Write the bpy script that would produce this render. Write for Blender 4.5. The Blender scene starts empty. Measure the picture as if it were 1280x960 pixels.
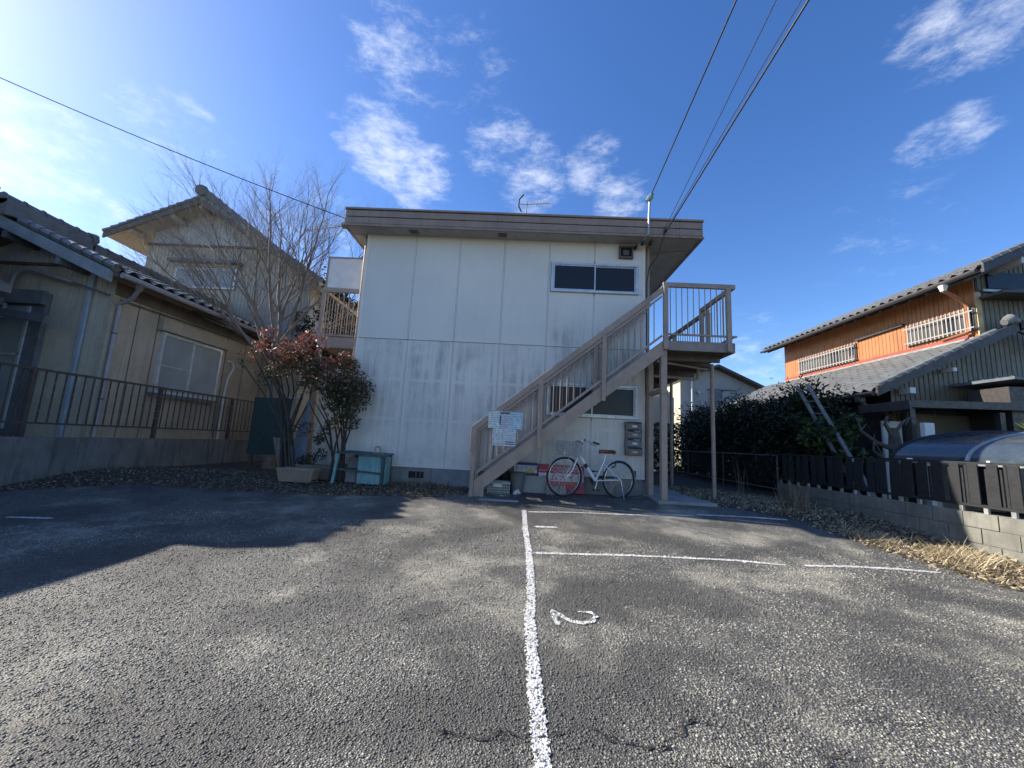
import bpy, math, random
import numpy as np
from mathutils import Vector, Matrix
random.seed(7)
RNG = np.random.default_rng(11)
S = bpy.context.scene
COL = S.collection
R = math.radians

# ------------------------------------------------------------------ camera
YAW, PITCH, ROLL, FPX = R(-1.57), R(8.35), R(3.02), 497.6
fw = Vector((math.sin(YAW)*math.cos(PITCH), math.cos(YAW)*math.cos(PITCH), math.sin(PITCH)))
r0 = Vector((math.cos(YAW), -math.sin(YAW), 0)); u0 = r0.cross(fw)
rt = r0*math.cos(ROLL)+u0*math.sin(ROLL); up = u0*math.cos(ROLL)-r0*math.sin(ROLL)
cd = bpy.data.cameras.new('camera'); cam = bpy.data.objects.new('camera', cd); COL.objects.link(cam)
cd.sensor_fit = 'HORIZONTAL'; cd.sensor_width = 36; cd.lens = FPX/1280*36; cd.clip_start = .05; cd.clip_end = 3000
m = Matrix((rt, up, -fw)).transposed().to_4x4(); m.translation = (0, 0, .95)
cam.matrix_world = m; S.camera = cam
def ray(px, py): return (fw+rt*((px-640)/FPX)-up*((py-480)/FPX)).normalized()

# ------------------------------------------------------------------ sky, sun, exposure
SUN = Vector((-1.52, .31, 1)).normalized()
EL = math.asin(SUN.z); AZ = math.atan2(SUN.x, SUN.y)
W = bpy.data.worlds.new('World'); S.world = W; W.use_nodes = True
nt = W.node_tree; N = nt.nodes; L = nt.links
bg = N['Background']; bg.inputs[1].default_value = .115
sk = N.new('ShaderNodeTexSky'); sk.sky_type = 'NISHITA'; sk.sun_disc = False
sk.sun_elevation = EL; sk.sun_rotation = AZ; sk.air_density = 1.0; sk.dust_density = .5; sk.ozone_density = 3.0
def wn(t, **k):
    n = N.new(t)
    for a, b in k.items(): setattr(n, a, b)
    return n
def wm(op, a, b=None, c=None):
    n = wn('ShaderNodeMath', operation=op)
    for i, x in enumerate((a, b, c)):
        if x is None: continue
        if isinstance(x, (int, float)): n.inputs[i].default_value = x
        else: L.new(x, n.inputs[i])
    return n.outputs[0]
tc = wn('ShaderNodeTexCoord'); D = tc.outputs['Generated']
mp = wn('ShaderNodeMapping'); L.new(D, mp.inputs[0]); mp.inputs['Rotation'].default_value = (.3, .5, .35); mp.inputs['Scale'].default_value = (.8, 1.0, 2.0)
nz = wn('ShaderNodeTexNoise'); L.new(mp.outputs[0], nz.inputs['Vector']); nz.inputs['Scale'].default_value = 16; nz.inputs['Detail'].default_value = 12; nz.inputs['Roughness'].default_value = .70; nz.inputs['Distortion'].default_value = .12
nl = wn('ShaderNodeTexNoise'); L.new(mp.outputs[0], nl.inputs['Vector']); nl.inputs['Scale'].default_value = 3.1; nl.inputs['Detail'].default_value = 3
tot = None
# the cloud banks that stand in this sky: direction, angular radius in degrees, density
for (px, py, rad, dens) in [(455, 165, 4, .9), (485, 190, 5, 1.2), (525, 222, 4.5, 1.1), (625, 185, 5, .85), (665, 220, 5, .9), (740, 205, 4, .85), (775, 250, 4, .85), (1215, 25, 4.6, .95), (1160, 42, 3.2, .7), (1155, 184, 2.2, .8), (1185, 172, 2.0, .8), (1210, 158, 2.2, .8), (497, 55, 6, .7), (520, 105, 4, .5), (185, 150, 4, .6), (235, 165, 4, .55), (15, 180, 6, .9), (25, 212, 6, .9), (590, 80, 6, .4), (130, 305, 7, .6), (380, 310, 9, .5), (1120, 285, 6, .35), (930, 460, 8, .5)]:
    d = ray(px, py)
    v = wn('ShaderNodeVectorMath', operation='DOT_PRODUCT'); L.new(D, v.inputs[0]); v.inputs[1].default_value = d
    r = wn('ShaderNodeMapRange', interpolation_type='SMOOTHSTEP'); L.new(v.outputs['Value'], r.inputs[0])
    r.inputs[1].default_value = math.cos(R(rad*1.25)); r.inputs[2].default_value = 1; r.inputs[3].default_value = 0; r.inputs[4].default_value = dens
    tot = r.outputs[0] if tot is None else wm('MAXIMUM', tot, r.outputs[0])
amb = wm('MULTIPLY', wm('SUBTRACT', nl.outputs[0], .52), 1.1)
tot = wm('MAXIMUM', tot, amb)
mr = wn('ShaderNodeMapRange', interpolation_type='SMOOTHSTEP'); L.new(wm('ADD', nz.outputs[0], wm('MULTIPLY', tot, .32)), mr.inputs[0])
mr.inputs[1].default_value = .60; mr.inputs[2].default_value = 1.14; mr.inputs[3].default_value = 0; mr.inputs[4].default_value = .68
cmask = wm('MULTIPLY', mr.outputs[0], wm('MINIMUM', wm('MULTIPLY', wm('MAXIMUM', tot, 0.0), 2.2), 1.0))
mx = wn('ShaderNodeMixRGB'); L.new(cmask, mx.inputs[0]); hs_ = wn('ShaderNodeHueSaturation'); hs_.inputs['Saturation'].default_value = 1.24; hs_.inputs['Hue'].default_value = .511; L.new(sk.outputs[0], hs_.inputs['Color']); L.new(hs_.outputs[0], mx.inputs[1]); mx.inputs[2].default_value = (5.6, 5.9, 6.4, 1)
L.new(mx.outputs[0], bg.inputs[0])
ld = bpy.data.lights.new('sun', 'SUN'); ld.energy = 5.0; ld.angle = R(.53); ld.color = (1, .93, .82)
sun = bpy.data.objects.new('sun', ld); COL.objects.link(sun); sun.rotation_euler = SUN.to_track_quat('Z', 'Y').to_euler(); sun.location = (-30, 6, 20)
vs = S.view_settings; vs.view_transform = 'Standard'; vs.look = 'None'; vs.exposure = 1.0; vs.gamma = 1; vs.use_curve_mapping = False
S.cycles.use_denoising = True; S.cycles.max_bounces = 6; S.cycles.sample_clamp_indirect = 8

# ------------------------------------------------------------------ material helpers
class NT:
    def __init__(s, name):
        s.m = bpy.data.materials.new(name); s.m.use_nodes = True
        s.t = s.m.node_tree; s.b = s.t.nodes['Principled BSDF']
        s.g = s.n('ShaderNodeNewGeometry'); s.pos = s.g.outputs['Position']
    def n(s, t, **k):
        x = s.t.nodes.new(t)
        for a, b in k.items(): setattr(x, a, b)
        return x
    def l(s, a, b): s.t.links.new(a, b)
    def set(s, i, v):
        if isinstance(v, (int, float)): s.b.inputs[i].default_value = v
        elif isinstance(v, tuple): s.b.inputs[i].default_value = (*v, 1)[:4]
        else: s.l(v, s.b.inputs[i])
    def math(s, op, a, b=None, c=None, clamp=False):
        n = s.n('ShaderNodeMath', operation=op); n.use_clamp = clamp
        for i, x in enumerate((a, b, c)):
            if x is None: continue
            if isinstance(x, (int, float)): n.inputs[i].default_value = x
            else: s.l(x, n.inputs[i])
        return n.outputs[0]
    def map(s, scale=(1, 1, 1), rot=(0, 0, 0), loc=(0, 0, 0), vec=None):
        n = s.n('ShaderNodeMapping'); s.l(vec or s.pos, n.inputs[0])
        n.inputs['Scale'].default_value = scale; n.inputs['Rotation'].default_value = rot; n.inputs['Location'].default_value = loc
        return n.outputs[0]
    def noise(s, scale, detail=4, rough=.55, vec=None, dist=0):
        n = s.n('ShaderNodeTexNoise'); s.l(vec or s.pos, n.inputs['Vector']); n.inputs['Scale'].default_value = scale
        n.inputs['Detail'].default_value = detail; n.inputs['Roughness'].default_value = rough; n.inputs['Distortion'].default_value = dist
        return n.outputs[0]
    def voro(s, scale, feat='F1', vec=None, out='Distance'):
        n = s.n('ShaderNodeTexVoronoi', feature=feat); s.l(vec or s.pos, n.inputs['Vector']); n.inputs['Scale'].default_value = scale
        return n.outputs[out]
    def ramp(s, f, a, b, lo=0., hi=1., smooth=True):
        n = s.n('ShaderNodeMapRange'); n.interpolation_type = 'SMOOTHSTEP' if smooth else 'LINEAR'
        s.l(f, n.inputs[0]); n.inputs[1].default_value = a; n.inputs[2].default_value = b; n.inputs[3].default_value = lo; n.inputs[4].default_value = hi
        return n.outputs[0]
    def mix(s, f, a, b, mode='MIX'):
        n = s.n('ShaderNodeMixRGB', blend_type=mode)
        for i, x in enumerate((f, a, b)):
            if isinstance(x, (int, float)): n.inputs[i].default_value = x
            elif isinstance(x, tuple): n.inputs[i].default_value = (*x, 1)[:4]
            else: s.l(x, n.inputs[i])
        return n.outputs[0]
    def bump(s, h, strength=.3, dist=.01):
        n = s.n('ShaderNodeBump'); n.inputs['Strength'].default_value = strength; n.inputs['Distance'].default_value = dist
        s.l(h, n.inputs['Height']); s.l(n.outputs[0], s.b.inputs['Normal'])
    def xyz(s):
        n = s.n('ShaderNodeSeparateXYZ'); s.l(s.pos, n.inputs[0]); return n.outputs
MATS = {}
def pm(name, col, col2=None, sc=3., rough=.6, metal=0., bump=0., bsc=40., streak=0., fine=.25):
    """paint / metal / wood: two-tone noise, fine grain, optional vertical streaks and bump"""
    if name in MATS: return MATS[name]
    k = NT(name); col2 = col2 or tuple(c*.72 for c in col)
    f = k.ramp(k.noise(sc, 5, .6), .35, .7)
    c = k.mix(f, col, col2)
    g = k.noise(sc*17, 3, .6)
    c = k.mix(k.math('MULTIPLY', k.ramp(g, .5, .8), fine), c, tuple(x*.5 for x in col))
    if streak:
        st = k.ramp(k.noise(1., 4, .6, k.map((14, 14, .7))), .48, .75, 0, streak)
        c = k.mix(st, c, tuple(x*.35 for x in col))
    k.set('Base Color', c); k.set('Metallic', metal)
    k.set('Roughness', k.ramp(k.noise(sc*4, 3), .3, .7, max(.05, rough-.1), min(1, rough+.1)))
    if bump: k.bump(k.noise(bsc, 4, .6), bump, .01)
    MATS[name] = k.m; return k.m

# ------------------------------------------------------------------ mesh helpers
OFF = {}
class MB:
    def __init__(s): s.v = []; s.f = []; s.mi = []
    def add(s, vs, fs, mi=0):
        o = len(s.v); s.v += [tuple(p) for p in vs]; s.f += [tuple(i+o for i in f) for f in fs]; s.mi += [mi]*len(fs); return s
    def box(s, x0, x1, y0, y1, z0, z1, mi=0):
        return s.add([(x0, y0, z0), (x1, y0, z0), (x1, y1, z0), (x0, y1, z0), (x0, y0, z1), (x1, y0, z1), (x1, y1, z1), (x0, y1, z1)],
                     [(0, 3, 2, 1), (4, 5, 6, 7), (0, 1, 5, 4), (1, 2, 6, 5), (2, 3, 7, 6), (3, 0, 4, 7)], mi)
    def beam(s, p, q, w, h, upv=(0, 0, 1), mi=0):
        p, q = Vector(p), Vector(q); d = (q-p).normalized(); sd = d.cross(Vector(upv))
        if sd.length < 1e-4: sd = d.cross(Vector((0, 1, 0)))
        sd.normalize(); u = sd.cross(d); a, b = sd*w/2, u*h/2
        return s.add([p-a-b, p+a-b, p+a+b, p-a+b, q-a-b, q+a-b, q+a+b, q-a+b], [(0, 1, 2, 3), (7, 6, 5, 4), (0, 4, 5, 1), (1, 5, 6, 2), (2, 6, 7, 3), (3, 7, 4, 0)], mi)
    def tube(s, pts, r, n=8, mi=0, cap=True):
        pts = [Vector(p) for p in pts]; rs = r if isinstance(r, (list, tuple)) else [r]*len(pts); o = len(s.v); u = None
        for i, p in enumerate(pts):
            d = (pts[min(i+1, len(pts)-1)]-pts[max(i-1, 0)]).normalized()
            if u is None: u = d.orthogonal().normalized()
            else:
                u = u-d*u.dot(d); u = u.normalized() if u.length > 1e-5 else d.orthogonal().normalized()
            w = d.cross(u)
            for k in range(n):
                a = 2*math.pi*k/n; s.v.append(tuple(p+(u*math.cos(a)+w*math.sin(a))*rs[i]))
        for i in range(len(pts)-1):
            for k in range(n):
                s.f.append((o+i*n+k, o+i*n+(k+1) % n, o+(i+1)*n+(k+1) % n, o+(i+1)*n+k)); s.mi.append(mi)
        if cap:
            s.f.append(tuple(o+k for k in range(n))[::-1]); s.mi.append(mi)
            s.f.append(tuple(o+(len(pts)-1)*n+k for k in range(n))); s.mi.append(mi)
        return s
    def prism(s, poly, axis, a, b, mi=0):
        """poly: 2D points; axis 0 -> (y,z), 1 -> (x,z), 2 -> (x,y)"""
        def P(p, t): return (t, p[0], p[1]) if axis == 0 else (p[0], t, p[1]) if axis == 1 else (p[0], p[1], t)
        n = len(poly)
        return s.add([P(p, a) for p in poly]+[P(p, b) for p in poly], [tuple(range(n)), tuple(range(n, 2*n))[::-1]]+[(i, i+n, (i+1) % n+n, (i+1) % n) for i in range(n)], mi)
    def torus(s, c, R_, r, ax, n=32, k=6, a0=0, a1=2*math.pi, mi=0):
        c = Vector(c); ax = Vector(ax).normalized(); u = Vector((0, 0, 1)); u = (u-ax*u.dot(ax)).normalized(); w = ax.cross(u)
        full = abs(a1-a0-2*math.pi) < 1e-4; pts = []
        for i in range(n+1):
            a = a0+(a1-a0)*i/n; pts.append(c+(u*math.cos(a)+w*math.sin(a))*R_)
        return s.tube(pts, r, k, mi, cap=not full)
    def build(s, name, mats, parent=None, smooth=False, bevel=0., local=False):
        me = bpy.data.meshes.new(name); off = Vector((0, 0, 0)) if (parent is None or local) else OFF[parent.name]
        vs = [(x-off.x, y-off.y, z-off.z) for x, y, z in s.v]
        me.from_pydata(vs, [], s.f)
        if not isinstance(mats, (list, tuple)): mats = [mats]
        for q in mats: me.materials.append(q)
        if len(mats) > 1: me.polygons.foreach_set('material_index', s.mi)
        if smooth: me.polygons.foreach_set('use_smooth', [True]*len(me.polygons))
        import bmesh
        if len(s.f) < 20000:
            bm = bmesh.new(); bm.from_mesh(me); bmesh.ops.recalc_face_normals(bm, faces=bm.faces); bm.to_mesh(me); bm.free()
        me.update()
        o = bpy.data.objects.new(name, me); COL.objects.link(o)
        if parent: o.parent = parent
        OFF[o.name] = off
        if smooth:
            try: me.shade_smooth(); me.set_sharp_from_angle(angle=R(40))
            except Exception: pass
        if bevel:
            b = o.modifiers.new('bevel', 'BEVEL'); b.width = bevel; b.segments = 2; b.limit_method = 'ANGLE'; b.angle_limit = R(40)
        return o
def tag(o, label=None, cat=None, group=None, kind=None):
    if label: o['label'] = label
    if cat: o['category'] = cat
    if group: o['group'] = group
    if kind: o['kind'] = kind
    return o
def thing(name, label, cat, loc=(0, 0, 0), rz=0, group=None):
    o = bpy.data.objects.new(name, None); COL.objects.link(o); o.location = loc; o.rotation_euler = (0, 0, rz); o.empty_display_size = .2
    OFF[o.name] = Vector(loc); return tag(o, label, cat, group)
def inst(name, src, parent, loc, rot=None):
    """a further object sharing src's mesh; loc in world"""
    o = bpy.data.objects.new(name, src.data if hasattr(src, 'data') else src); COL.objects.link(o); o.parent = parent
    l = Vector(loc)-(OFF[parent.name] if parent else Vector((0, 0, 0)))
    o.matrix_local = Matrix.Translation(l) @ (rot.to_4x4() if rot is not None else Matrix())
    OFF[o.name] = OFF[parent.name] if parent else Vector((0, 0, 0)); return o
def mesh_of(mb, name, mat, smooth=False):
    o = mb.build(name, mat, None, smooth); me = o.data; bpy.data.objects.remove(o); return me
def BX(name, mat, parent, x0, x1, y0, y1, z0, z1, bevel=0.): return MB().box(x0, x1, y0, y1, z0, z1).build(name, mat, parent, bevel=bevel)
def text_mesh(txt, size, mat):
    cu = bpy.data.curves.new('t', 'FONT'); cu.body = txt; cu.size = size; cu.extrude = .0008
    o = bpy.data.objects.new('t', cu); COL.objects.link(o); bpy.context.view_layer.update()
    me = bpy.data.meshes.new_from_object(o.evaluated_get(bpy.context.evaluated_depsgraph_get())); bpy.data.objects.remove(o)
    me.materials.clear(); me.materials.append(mat); return me

# ------------------------------------------------------------------ materials
def m_asphalt(name, paint=False):
    k = NT(name); P = k.pos
    sc = k.voro(105, vec=P, out='Color'); sp = k.n('ShaderNodeSeparateColor'); k.l(sc, sp.inputs[0])
    rnd = sp.outputs[0]; dist = k.voro(105); d2 = k.voro(210)
    big = k.noise(.55, 5, .6, dist=.6); mid = k.noise(2.3, 5, .65)
    dust = k.ramp(k.math('ADD', k.math('MULTIPLY', big, .65), k.math('MULTIPLY', mid, .4)), .50, .66)
    c = k.mix(k.ramp(rnd, .25, 1.), (.108, .104, .086), (.32, .305, .25))
    c = k.mix(k.ramp(rnd, .88, .97), c, (.46, .45, .43))
    c = k.mix(k.ramp(dist, .34, .66), c, (.05, .048, .045))
    c = k.mix(k.math('MULTIPLY', k.math('MULTIPLY', dust, k.ramp(rnd, .0, .8, .35, 1.)), .66), c, (.46, .43, .34))
    c = k.mix(k.ramp(k.noise(1.1, 5, .6, k.map((1, 1, 1), loc=(3, 7, 0))), .38, .56, .75, 0), c, (.05, .048, .044))
    if paint:
        wear = k.ramp(k.math('ADD', k.math('MULTIPLY', rnd, .30), k.math('MULTIPLY', k.noise(38, 5, .7), .9)), .40, .58)
        c = k.mix(k.math('MULTIPLY', wear, k.ramp(k.noise(5, 4, .6), .3, .6, .62, .95)), c, (.66, .655, .63))
    k.set('Base Color', c); k.set('Roughness', k.ramp(rnd, 0, 1, .55, .9))
    h = k.math('ADD', k.math('MULTIPLY', k.ramp(dist, .0, .65, 1, 0), 1.0), k.math('MULTIPLY', d2, -.35))
    h = k.math('ADD', h, k.math('MULTIPLY', k.noise(30, 4, .6), 1.3))
    k.bump(h, .75 if not paint else .5, .007)
    return k.m
def m_stone():
    k = NT('asphalt_stone'); rnd = k.g.outputs['Random Per Island']
    dust = k.ramp(k.math('ADD', k.math('MULTIPLY', k.noise(.55, 5, .6, dist=.6), .65), k.math('MULTIPLY', k.noise(2.3, 5, .65), .4)), .50, .66)
    c = k.mix(k.ramp(rnd, .1, .9), (.066, .064, .054), (.31, .295, .24)); c = k.mix(k.ramp(rnd, .90, .99), c, (.48, .46, .42)); c = k.mix(k.math('MULTIPLY', dust, .5), c, (.46, .43, .34))
    c = k.mix(k.ramp(k.noise(1.1, 5, .6, k.map((1, 1, 1), loc=(3, 7, 0))), .38, .56, .7, 0), c, (.05, .048, .044))
    k.set('Base Color', c); k.set('Roughness', k.ramp(rnd, 0, 1, .5, .85)); return k.m
M_STONE = m_stone(); M_ASPH = m_asphalt('asphalt'); M_LINE = m_asphalt('worn_line_paint', True)
def m_soil():
    k = NT('soil'); c = k.mix(k.ramp(k.noise(6, 6, .65), .35, .68), (.075, .06, .045), (.19, .165, .125))
    c = k.mix(k.ramp(k.voro(60), .1, .5), c, (.05, .042, .034)); c = k.mix(k.ramp(k.noise(90, 3), .6, .75), c, (.27, .24, .19))
    k.set('Base Color', c); k.set('Roughness', .95); k.bump(k.math('ADD', k.noise(25, 5, .7), k.noise(110, 3)), .8, .02); return k.m
M_SOIL = m_soil()
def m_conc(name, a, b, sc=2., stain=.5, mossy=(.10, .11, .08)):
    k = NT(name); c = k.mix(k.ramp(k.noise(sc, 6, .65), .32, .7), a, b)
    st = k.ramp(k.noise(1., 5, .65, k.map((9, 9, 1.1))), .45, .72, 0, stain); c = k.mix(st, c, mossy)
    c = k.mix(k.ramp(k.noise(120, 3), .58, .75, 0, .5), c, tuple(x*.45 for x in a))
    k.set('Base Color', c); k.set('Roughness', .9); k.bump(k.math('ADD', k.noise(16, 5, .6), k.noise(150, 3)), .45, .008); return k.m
M_CONC = m_conc('concrete_slab', (.34, .33, .30), (.23, .225, .205), 3, .25)
M_BLOCK = m_conc('concrete_block', (.26, .25, .21), (.155, .15, .128), 2.4, .6)
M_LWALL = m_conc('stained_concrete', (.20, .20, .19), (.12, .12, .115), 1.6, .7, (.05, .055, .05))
M_FOUND = m_conc('foundation_concrete', (.30, .285, .26), (.20, .19, .175), 2.5, .4)
M_MORTAR = m_conc('mortar', (.22, .215, .19), (.15, .145, .13), 5, .3)
def m_panel():
    k = NT('white_wall_panel'); x, y, z = k.xyz()
    jf = k.math('FRACT', k.math('DIVIDE', k.math('ADD', x, 3.2236+9.1), .91))
    jd = k.math('MINIMUM', jf, k.math('SUBTRACT', 1., jf))          # distance to a joint, in panel widths
    keep = k.ramp(jd, .045, .11)
    s1 = k.ramp(k.noise(1., 6, .68, k.map((7.5, 7.5, .55))), .36, .66)
    s2 = k.ramp(k.noise(1., 5, .7, k.map((26, 26, 1.2))), .45, .72)
    blot = k.ramp(k.noise(1.7, 5, .6), .35, .62)
    low = k.math('MULTIPLY', k.ramp(z, 2.86, 2.83), k.ramp(z, .5, 2.4, .45, 1.))
    upp = k.math('MULTIPLY', k.math('MULTIPLY', k.ramp(z, 2.86, 2.88), k.ramp(z, 3.9, 3.0)), k.ramp(x, .2, .7))
    amt = k.math('ADD', k.math('MULTIPLY', low, .95), k.math('MULTIPLY', upp, .9))
    band = k.math('MINIMUM', k.ramp(k.math('ABSOLUTE', k.math('SUBTRACT', z, 2.05)), .012, .05), k.ramp(k.math('ABSOLUTE', k.math('SUBTRACT', z, 1.28)), .012, .05))
    st = k.math('ADD', k.math('MULTIPLY', k.math('MULTIPLY', s1, blot), .66), k.math('MULTIPLY', s2, .28))
    st = k.math('MULTIPLY', k.math('MULTIPLY', k.math('MULTIPLY', st, amt), keep), k.math('ADD', k.math('MULTIPLY', band, .75), .25), clamp=True)
    c = k.mix(k.ramp(k.noise(.8, 4, .5), .3, .7), (.77, .735, .655), (.69, .66, .595))
    c = k.mix(k.math('MULTIPLY', s2, .10), c, (.44, .43, .40))
    c = k.mix(st, c, (.25, .25, .23))
    grime = k.math('MULTIPLY', k.ramp(z, .95, .42), k.ramp(k.noise(5, 5, .65), .40, .7)); c = k.mix(k.math('MULTIPLY', grime, .35), c, (.30, .29, .25))
    k.set('Base Color', c); k.set('Roughness', .62); k.bump(k.math('ADD', k.noise(2.2, 3), k.math('MULTIPLY', k.noise(160, 3), .08)), .25, .012); return k.m
M_PANEL = m_panel()
M_STRIP = pm('white_joint_strip', (.80, .77, .69), (.72, .69, .62), 4, .6, streak=.18)
M_SOFF = pm('soffit_board', (.40, .385, .36), (.32, .31, .29), 2, .75)
M_FASC = pm('brown_fascia', (.33, .24, .18), (.27, .195, .15), 3, .55, streak=.3)
M_STEEL = pm('taupe_painted_steel', (.37, .28, .215), (.30, .225, .175), 5, .5, streak=.22, bump=.08)
M_STEELD = pm('dark_brown_steel', (.12, .10, .09), (.08, .07, .062), 5, .55)
M_ALU = pm('aluminium_frame', (.62, .64, .66), (.5, .52, .54), 6, .35, metal=.35)
M_DARK = pm('dark_recess', (.02, .02, .02), (.015, .015, .015), 6, .9)
M_WHITE = pm('white_paint', (.72, .72, .70), (.62, .62, .6), 6, .45)
M_CHROME = pm('bright_metal', (.62, .62, .63), (.5, .5, .51), 9, .25, metal=.9)
M_RUBBER = pm('black_rubber', (.018, .018, .019), (.03, .03, .03), 20, .75)
M_BLACK = pm('black_plastic', (.02, .02, .021), (.03, .03, .03), 12, .45)
M_GALV = pm('galvanised_steel', (.42, .43, .43), (.32, .33, .33), 8, .45, metal=.6)
def m_glass(name, col, rough=.18, var=.25):
    k = NT(name); c = k.mix(k.ramp(k.noise(.9, 3), .3, .7), col, tuple(x*(1-var) for x in col)); k.set('Base Color', c)
    k.set('Roughness', rough); k.set('Specular IOR Level', .3); k.bump(k.noise(260, 2), .05, .002); return k.m
M_GLASS = m_glass('frosted_dark_glass', (.026, .032, .036), .22)
M_GLASSP = m_glass('pale_frosted_glass', (.37, .41, .42), .28, .3)
M_GLASSK = m_glass('clear_dark_glass', (.03, .04, .05), .06)
def m_rust():
    k = NT('rusty_landing_edge'); x, y, z = k.xyz(); c = k.mix(k.ramp(k.noise(5, 4), .35, .7), (.30, .255, .225), (.235, .20, .18))
    s = k.ramp(k.noise(1., 4, .7, k.map((11, 11, .6))), .52, .68); f = k.math('MULTIPLY', s, k.math('MULTIPLY', k.ramp(z, 2.62, 2.84), k.ramp(x, 2.45, 2.85)))
    c = k.mix(k.math('MULTIPLY', f, .95, clamp=True), c, (.14, .055, .022)); k.set('Base Color', c); k.set('Roughness', .7); k.bump(k.noise(60, 4), .15); return k.m
M_RUST = m_rust()

# ------------------------------------------------------------------ ground
PY = [-1e3, 3.5, 4.5, 5.5, 6.2, 6.75, 7.3, 8, 1e4]; PZ = [-.2, -.2, -.17, -.10, -.03, .045, .085, .09, .09]
def G(x, y):
    z = float(np.interp(y, PY, PZ))
    if x < -4.2: z += .10*min(1, (-4.2-x)/2.6)*max(0, 1-abs(y-6.4)/2.2)
    if x > 4.6: z -= .05*min(1, (x-4.6)/1.2)*max(0., min(1., (y-5.5)/2))
    if x > 2: z += .055*min(1, (x-2)/.4)*max(0., min(1., (y-5.9)/.9))*max(0., min(1., (5.0-x)/1.0))
    return z
def sheet(name, mat, xs, ys, dz, zf=G):
    mb = MB(); nx, ny = len(xs), len(ys)
    vs = [(x, y, zf(x, y)+dz) for y in ys for x in xs]
    fs = [(j*nx+i, j*nx+i+1, (j+1)*nx+i+1, (j+1)*nx+i) for j in range(ny-1) for i in range(nx-1)]
    return mb.add(vs, fs).build(name, mat, smooth=True)
xs = [-400, -120, -40, -20, -12]+[-9+.5*i for i in range(37)]+[12, 20, 40, 120, 400]
ys = [-120, -40, -15, -8, -4, -1]+[.5*i for i in range(1, 28)]+[16, 20, 40, 120, 500]
tag(sheet('ground', M_SOIL, xs, ys, -.012), kind='structure')
XB = [-7.35, -6.4, -5.7, -4.4, -2.9, -1.3, -.4, .3, 2.28, 2.32, 3.0, 3.65, 4.3, 4.5, 4.9]
YB = [5.2, 5.9, 6.35, 6.4, 6.5, 6.75, 7.4, 7.55, 7.55, 7.05, 7.02, 6.68, 6.36, 5.7, 3.9]
def lot():
    mb = MB(); X = np.linspace(-7.28, 4.9, 122); V = []; cols = []
    fr = np.concatenate([np.linspace(0, .55, 12), np.linspace(.58, 1, 40)])
    for x in X:
        yb = float(np.interp(x, XB, YB))+(.05*math.sin(x*9)+.04*math.sin(x*23+1)+RNG.normal()*.02 if not 0 < x < 2.3 else 0)
        for f in fr:
            y = -8+(yb+8)*f; V.append((x+(.0 if x < 4.8 else .25*math.sin(y*1.3)+.1*math.sin(y*5)), y, G(x, y)+.004-(.02 if f == 1 else 0)))
    n = len(fr); F = [(i*n+j, (i+1)*n+j, (i+1)*n+j+1, i*n+j+1) for i in range(len(X)-1) for j in range(n-1)]
    return tag(mb.add(V, F).build('parking_lot', M_ASPH, smooth=True), kind='structure')
LOT = lot()
def stroke(name, pts, w, mat=M_LINE, dz=.009, jag=.004, step=.03, parent=None):
    P = [Vector((x, y, 0)) for x, y in pts]; Q = []
    for a, b in zip(P[:-1], P[1:]):
        n = max(1, int((b-a).length/step)); Q += [a.lerp(b, i/n) for i in range(n)]
    Q.append(P[-1]); V = []
    for i, q in enumerate(Q):
        d = (Q[min(i+1, len(Q)-1)]-Q[max(0, i-1)]).normalized(); s_ = Vector((-d.y, d.x, 0)); ww = w(i/len(Q)) if callable(w) else w
        e = .45 if i in (0, len(Q)-1) else 1
        for t in (-1, -.33, .33, 1):
            q2 = q+s_*(ww/2*t*e+(RNG.normal()*jag if abs(t) == 1 else 0)); V.append((q2.x, q2.y, G(q2.x, q2.y)+dz))
    F = [(i*4+j, i*4+j+1, i*4+j+5, i*4+j+4) for i in range(len(Q)-1) for j in range(3)]
    o = MB().add(V, F).build(name, mat, parent)
    return o if parent else tag(o, kind='structure')
MAIN = [(0.109, 6.128), (0.117, 5.646), (0.123, 5.106), (0.148, 4.383), (0.148, 3.69), (0.141, 3.167), (0.12, 2.826), (0.123, 2.557), (0.125, 2.298), (0.126, 2.09), (0.134, 1.777), (0.135, 1.619), (0.136, 1.2), (.14, .4)]
stroke('parking_line', MAIN, .066, jag=.005, step=.014)
stroke('parking_line', [(0.167, 6.032), (0.762, 6.134), (1.361, 6.173), (2.209, 6.235), (2.663, 6.242)], .045)
stroke('parking_line', [(2.714, 6.306), (3.44, 6.324), (4.085, 6.309)], .05, jag=.003)
L2A = [(0.20, 4.335), (0.641, 4.385), (1.155, 4.444), (1.753, 4.478), (2.349, 4.498), (2.796, 4.441)]
stroke('parking_line', L2A, .056)
stroke('parking_line', [(3.03, 4.458), (3.531, 4.521), (4.041, 4.536), (4.459, 4.494)], .052)
stroke('parking_line', [(-5.632, 4.463), (-5.17, 4.52)], .06)
stroke('parking_number_one', [(0.239, 5.339), (0.539, 5.365)], .06)
TWO = [(0.296, 2.76), (0.289, 2.887), (0.28, 2.985), (0.338, 2.894), (0.399, 2.825), (0.475, 2.807), (0.545, 2.852), (0.582, 2.931), (0.548, 2.99), (0.459, 2.99)]
stroke('parking_number_two', TWO, .036, jag=.005)
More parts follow.
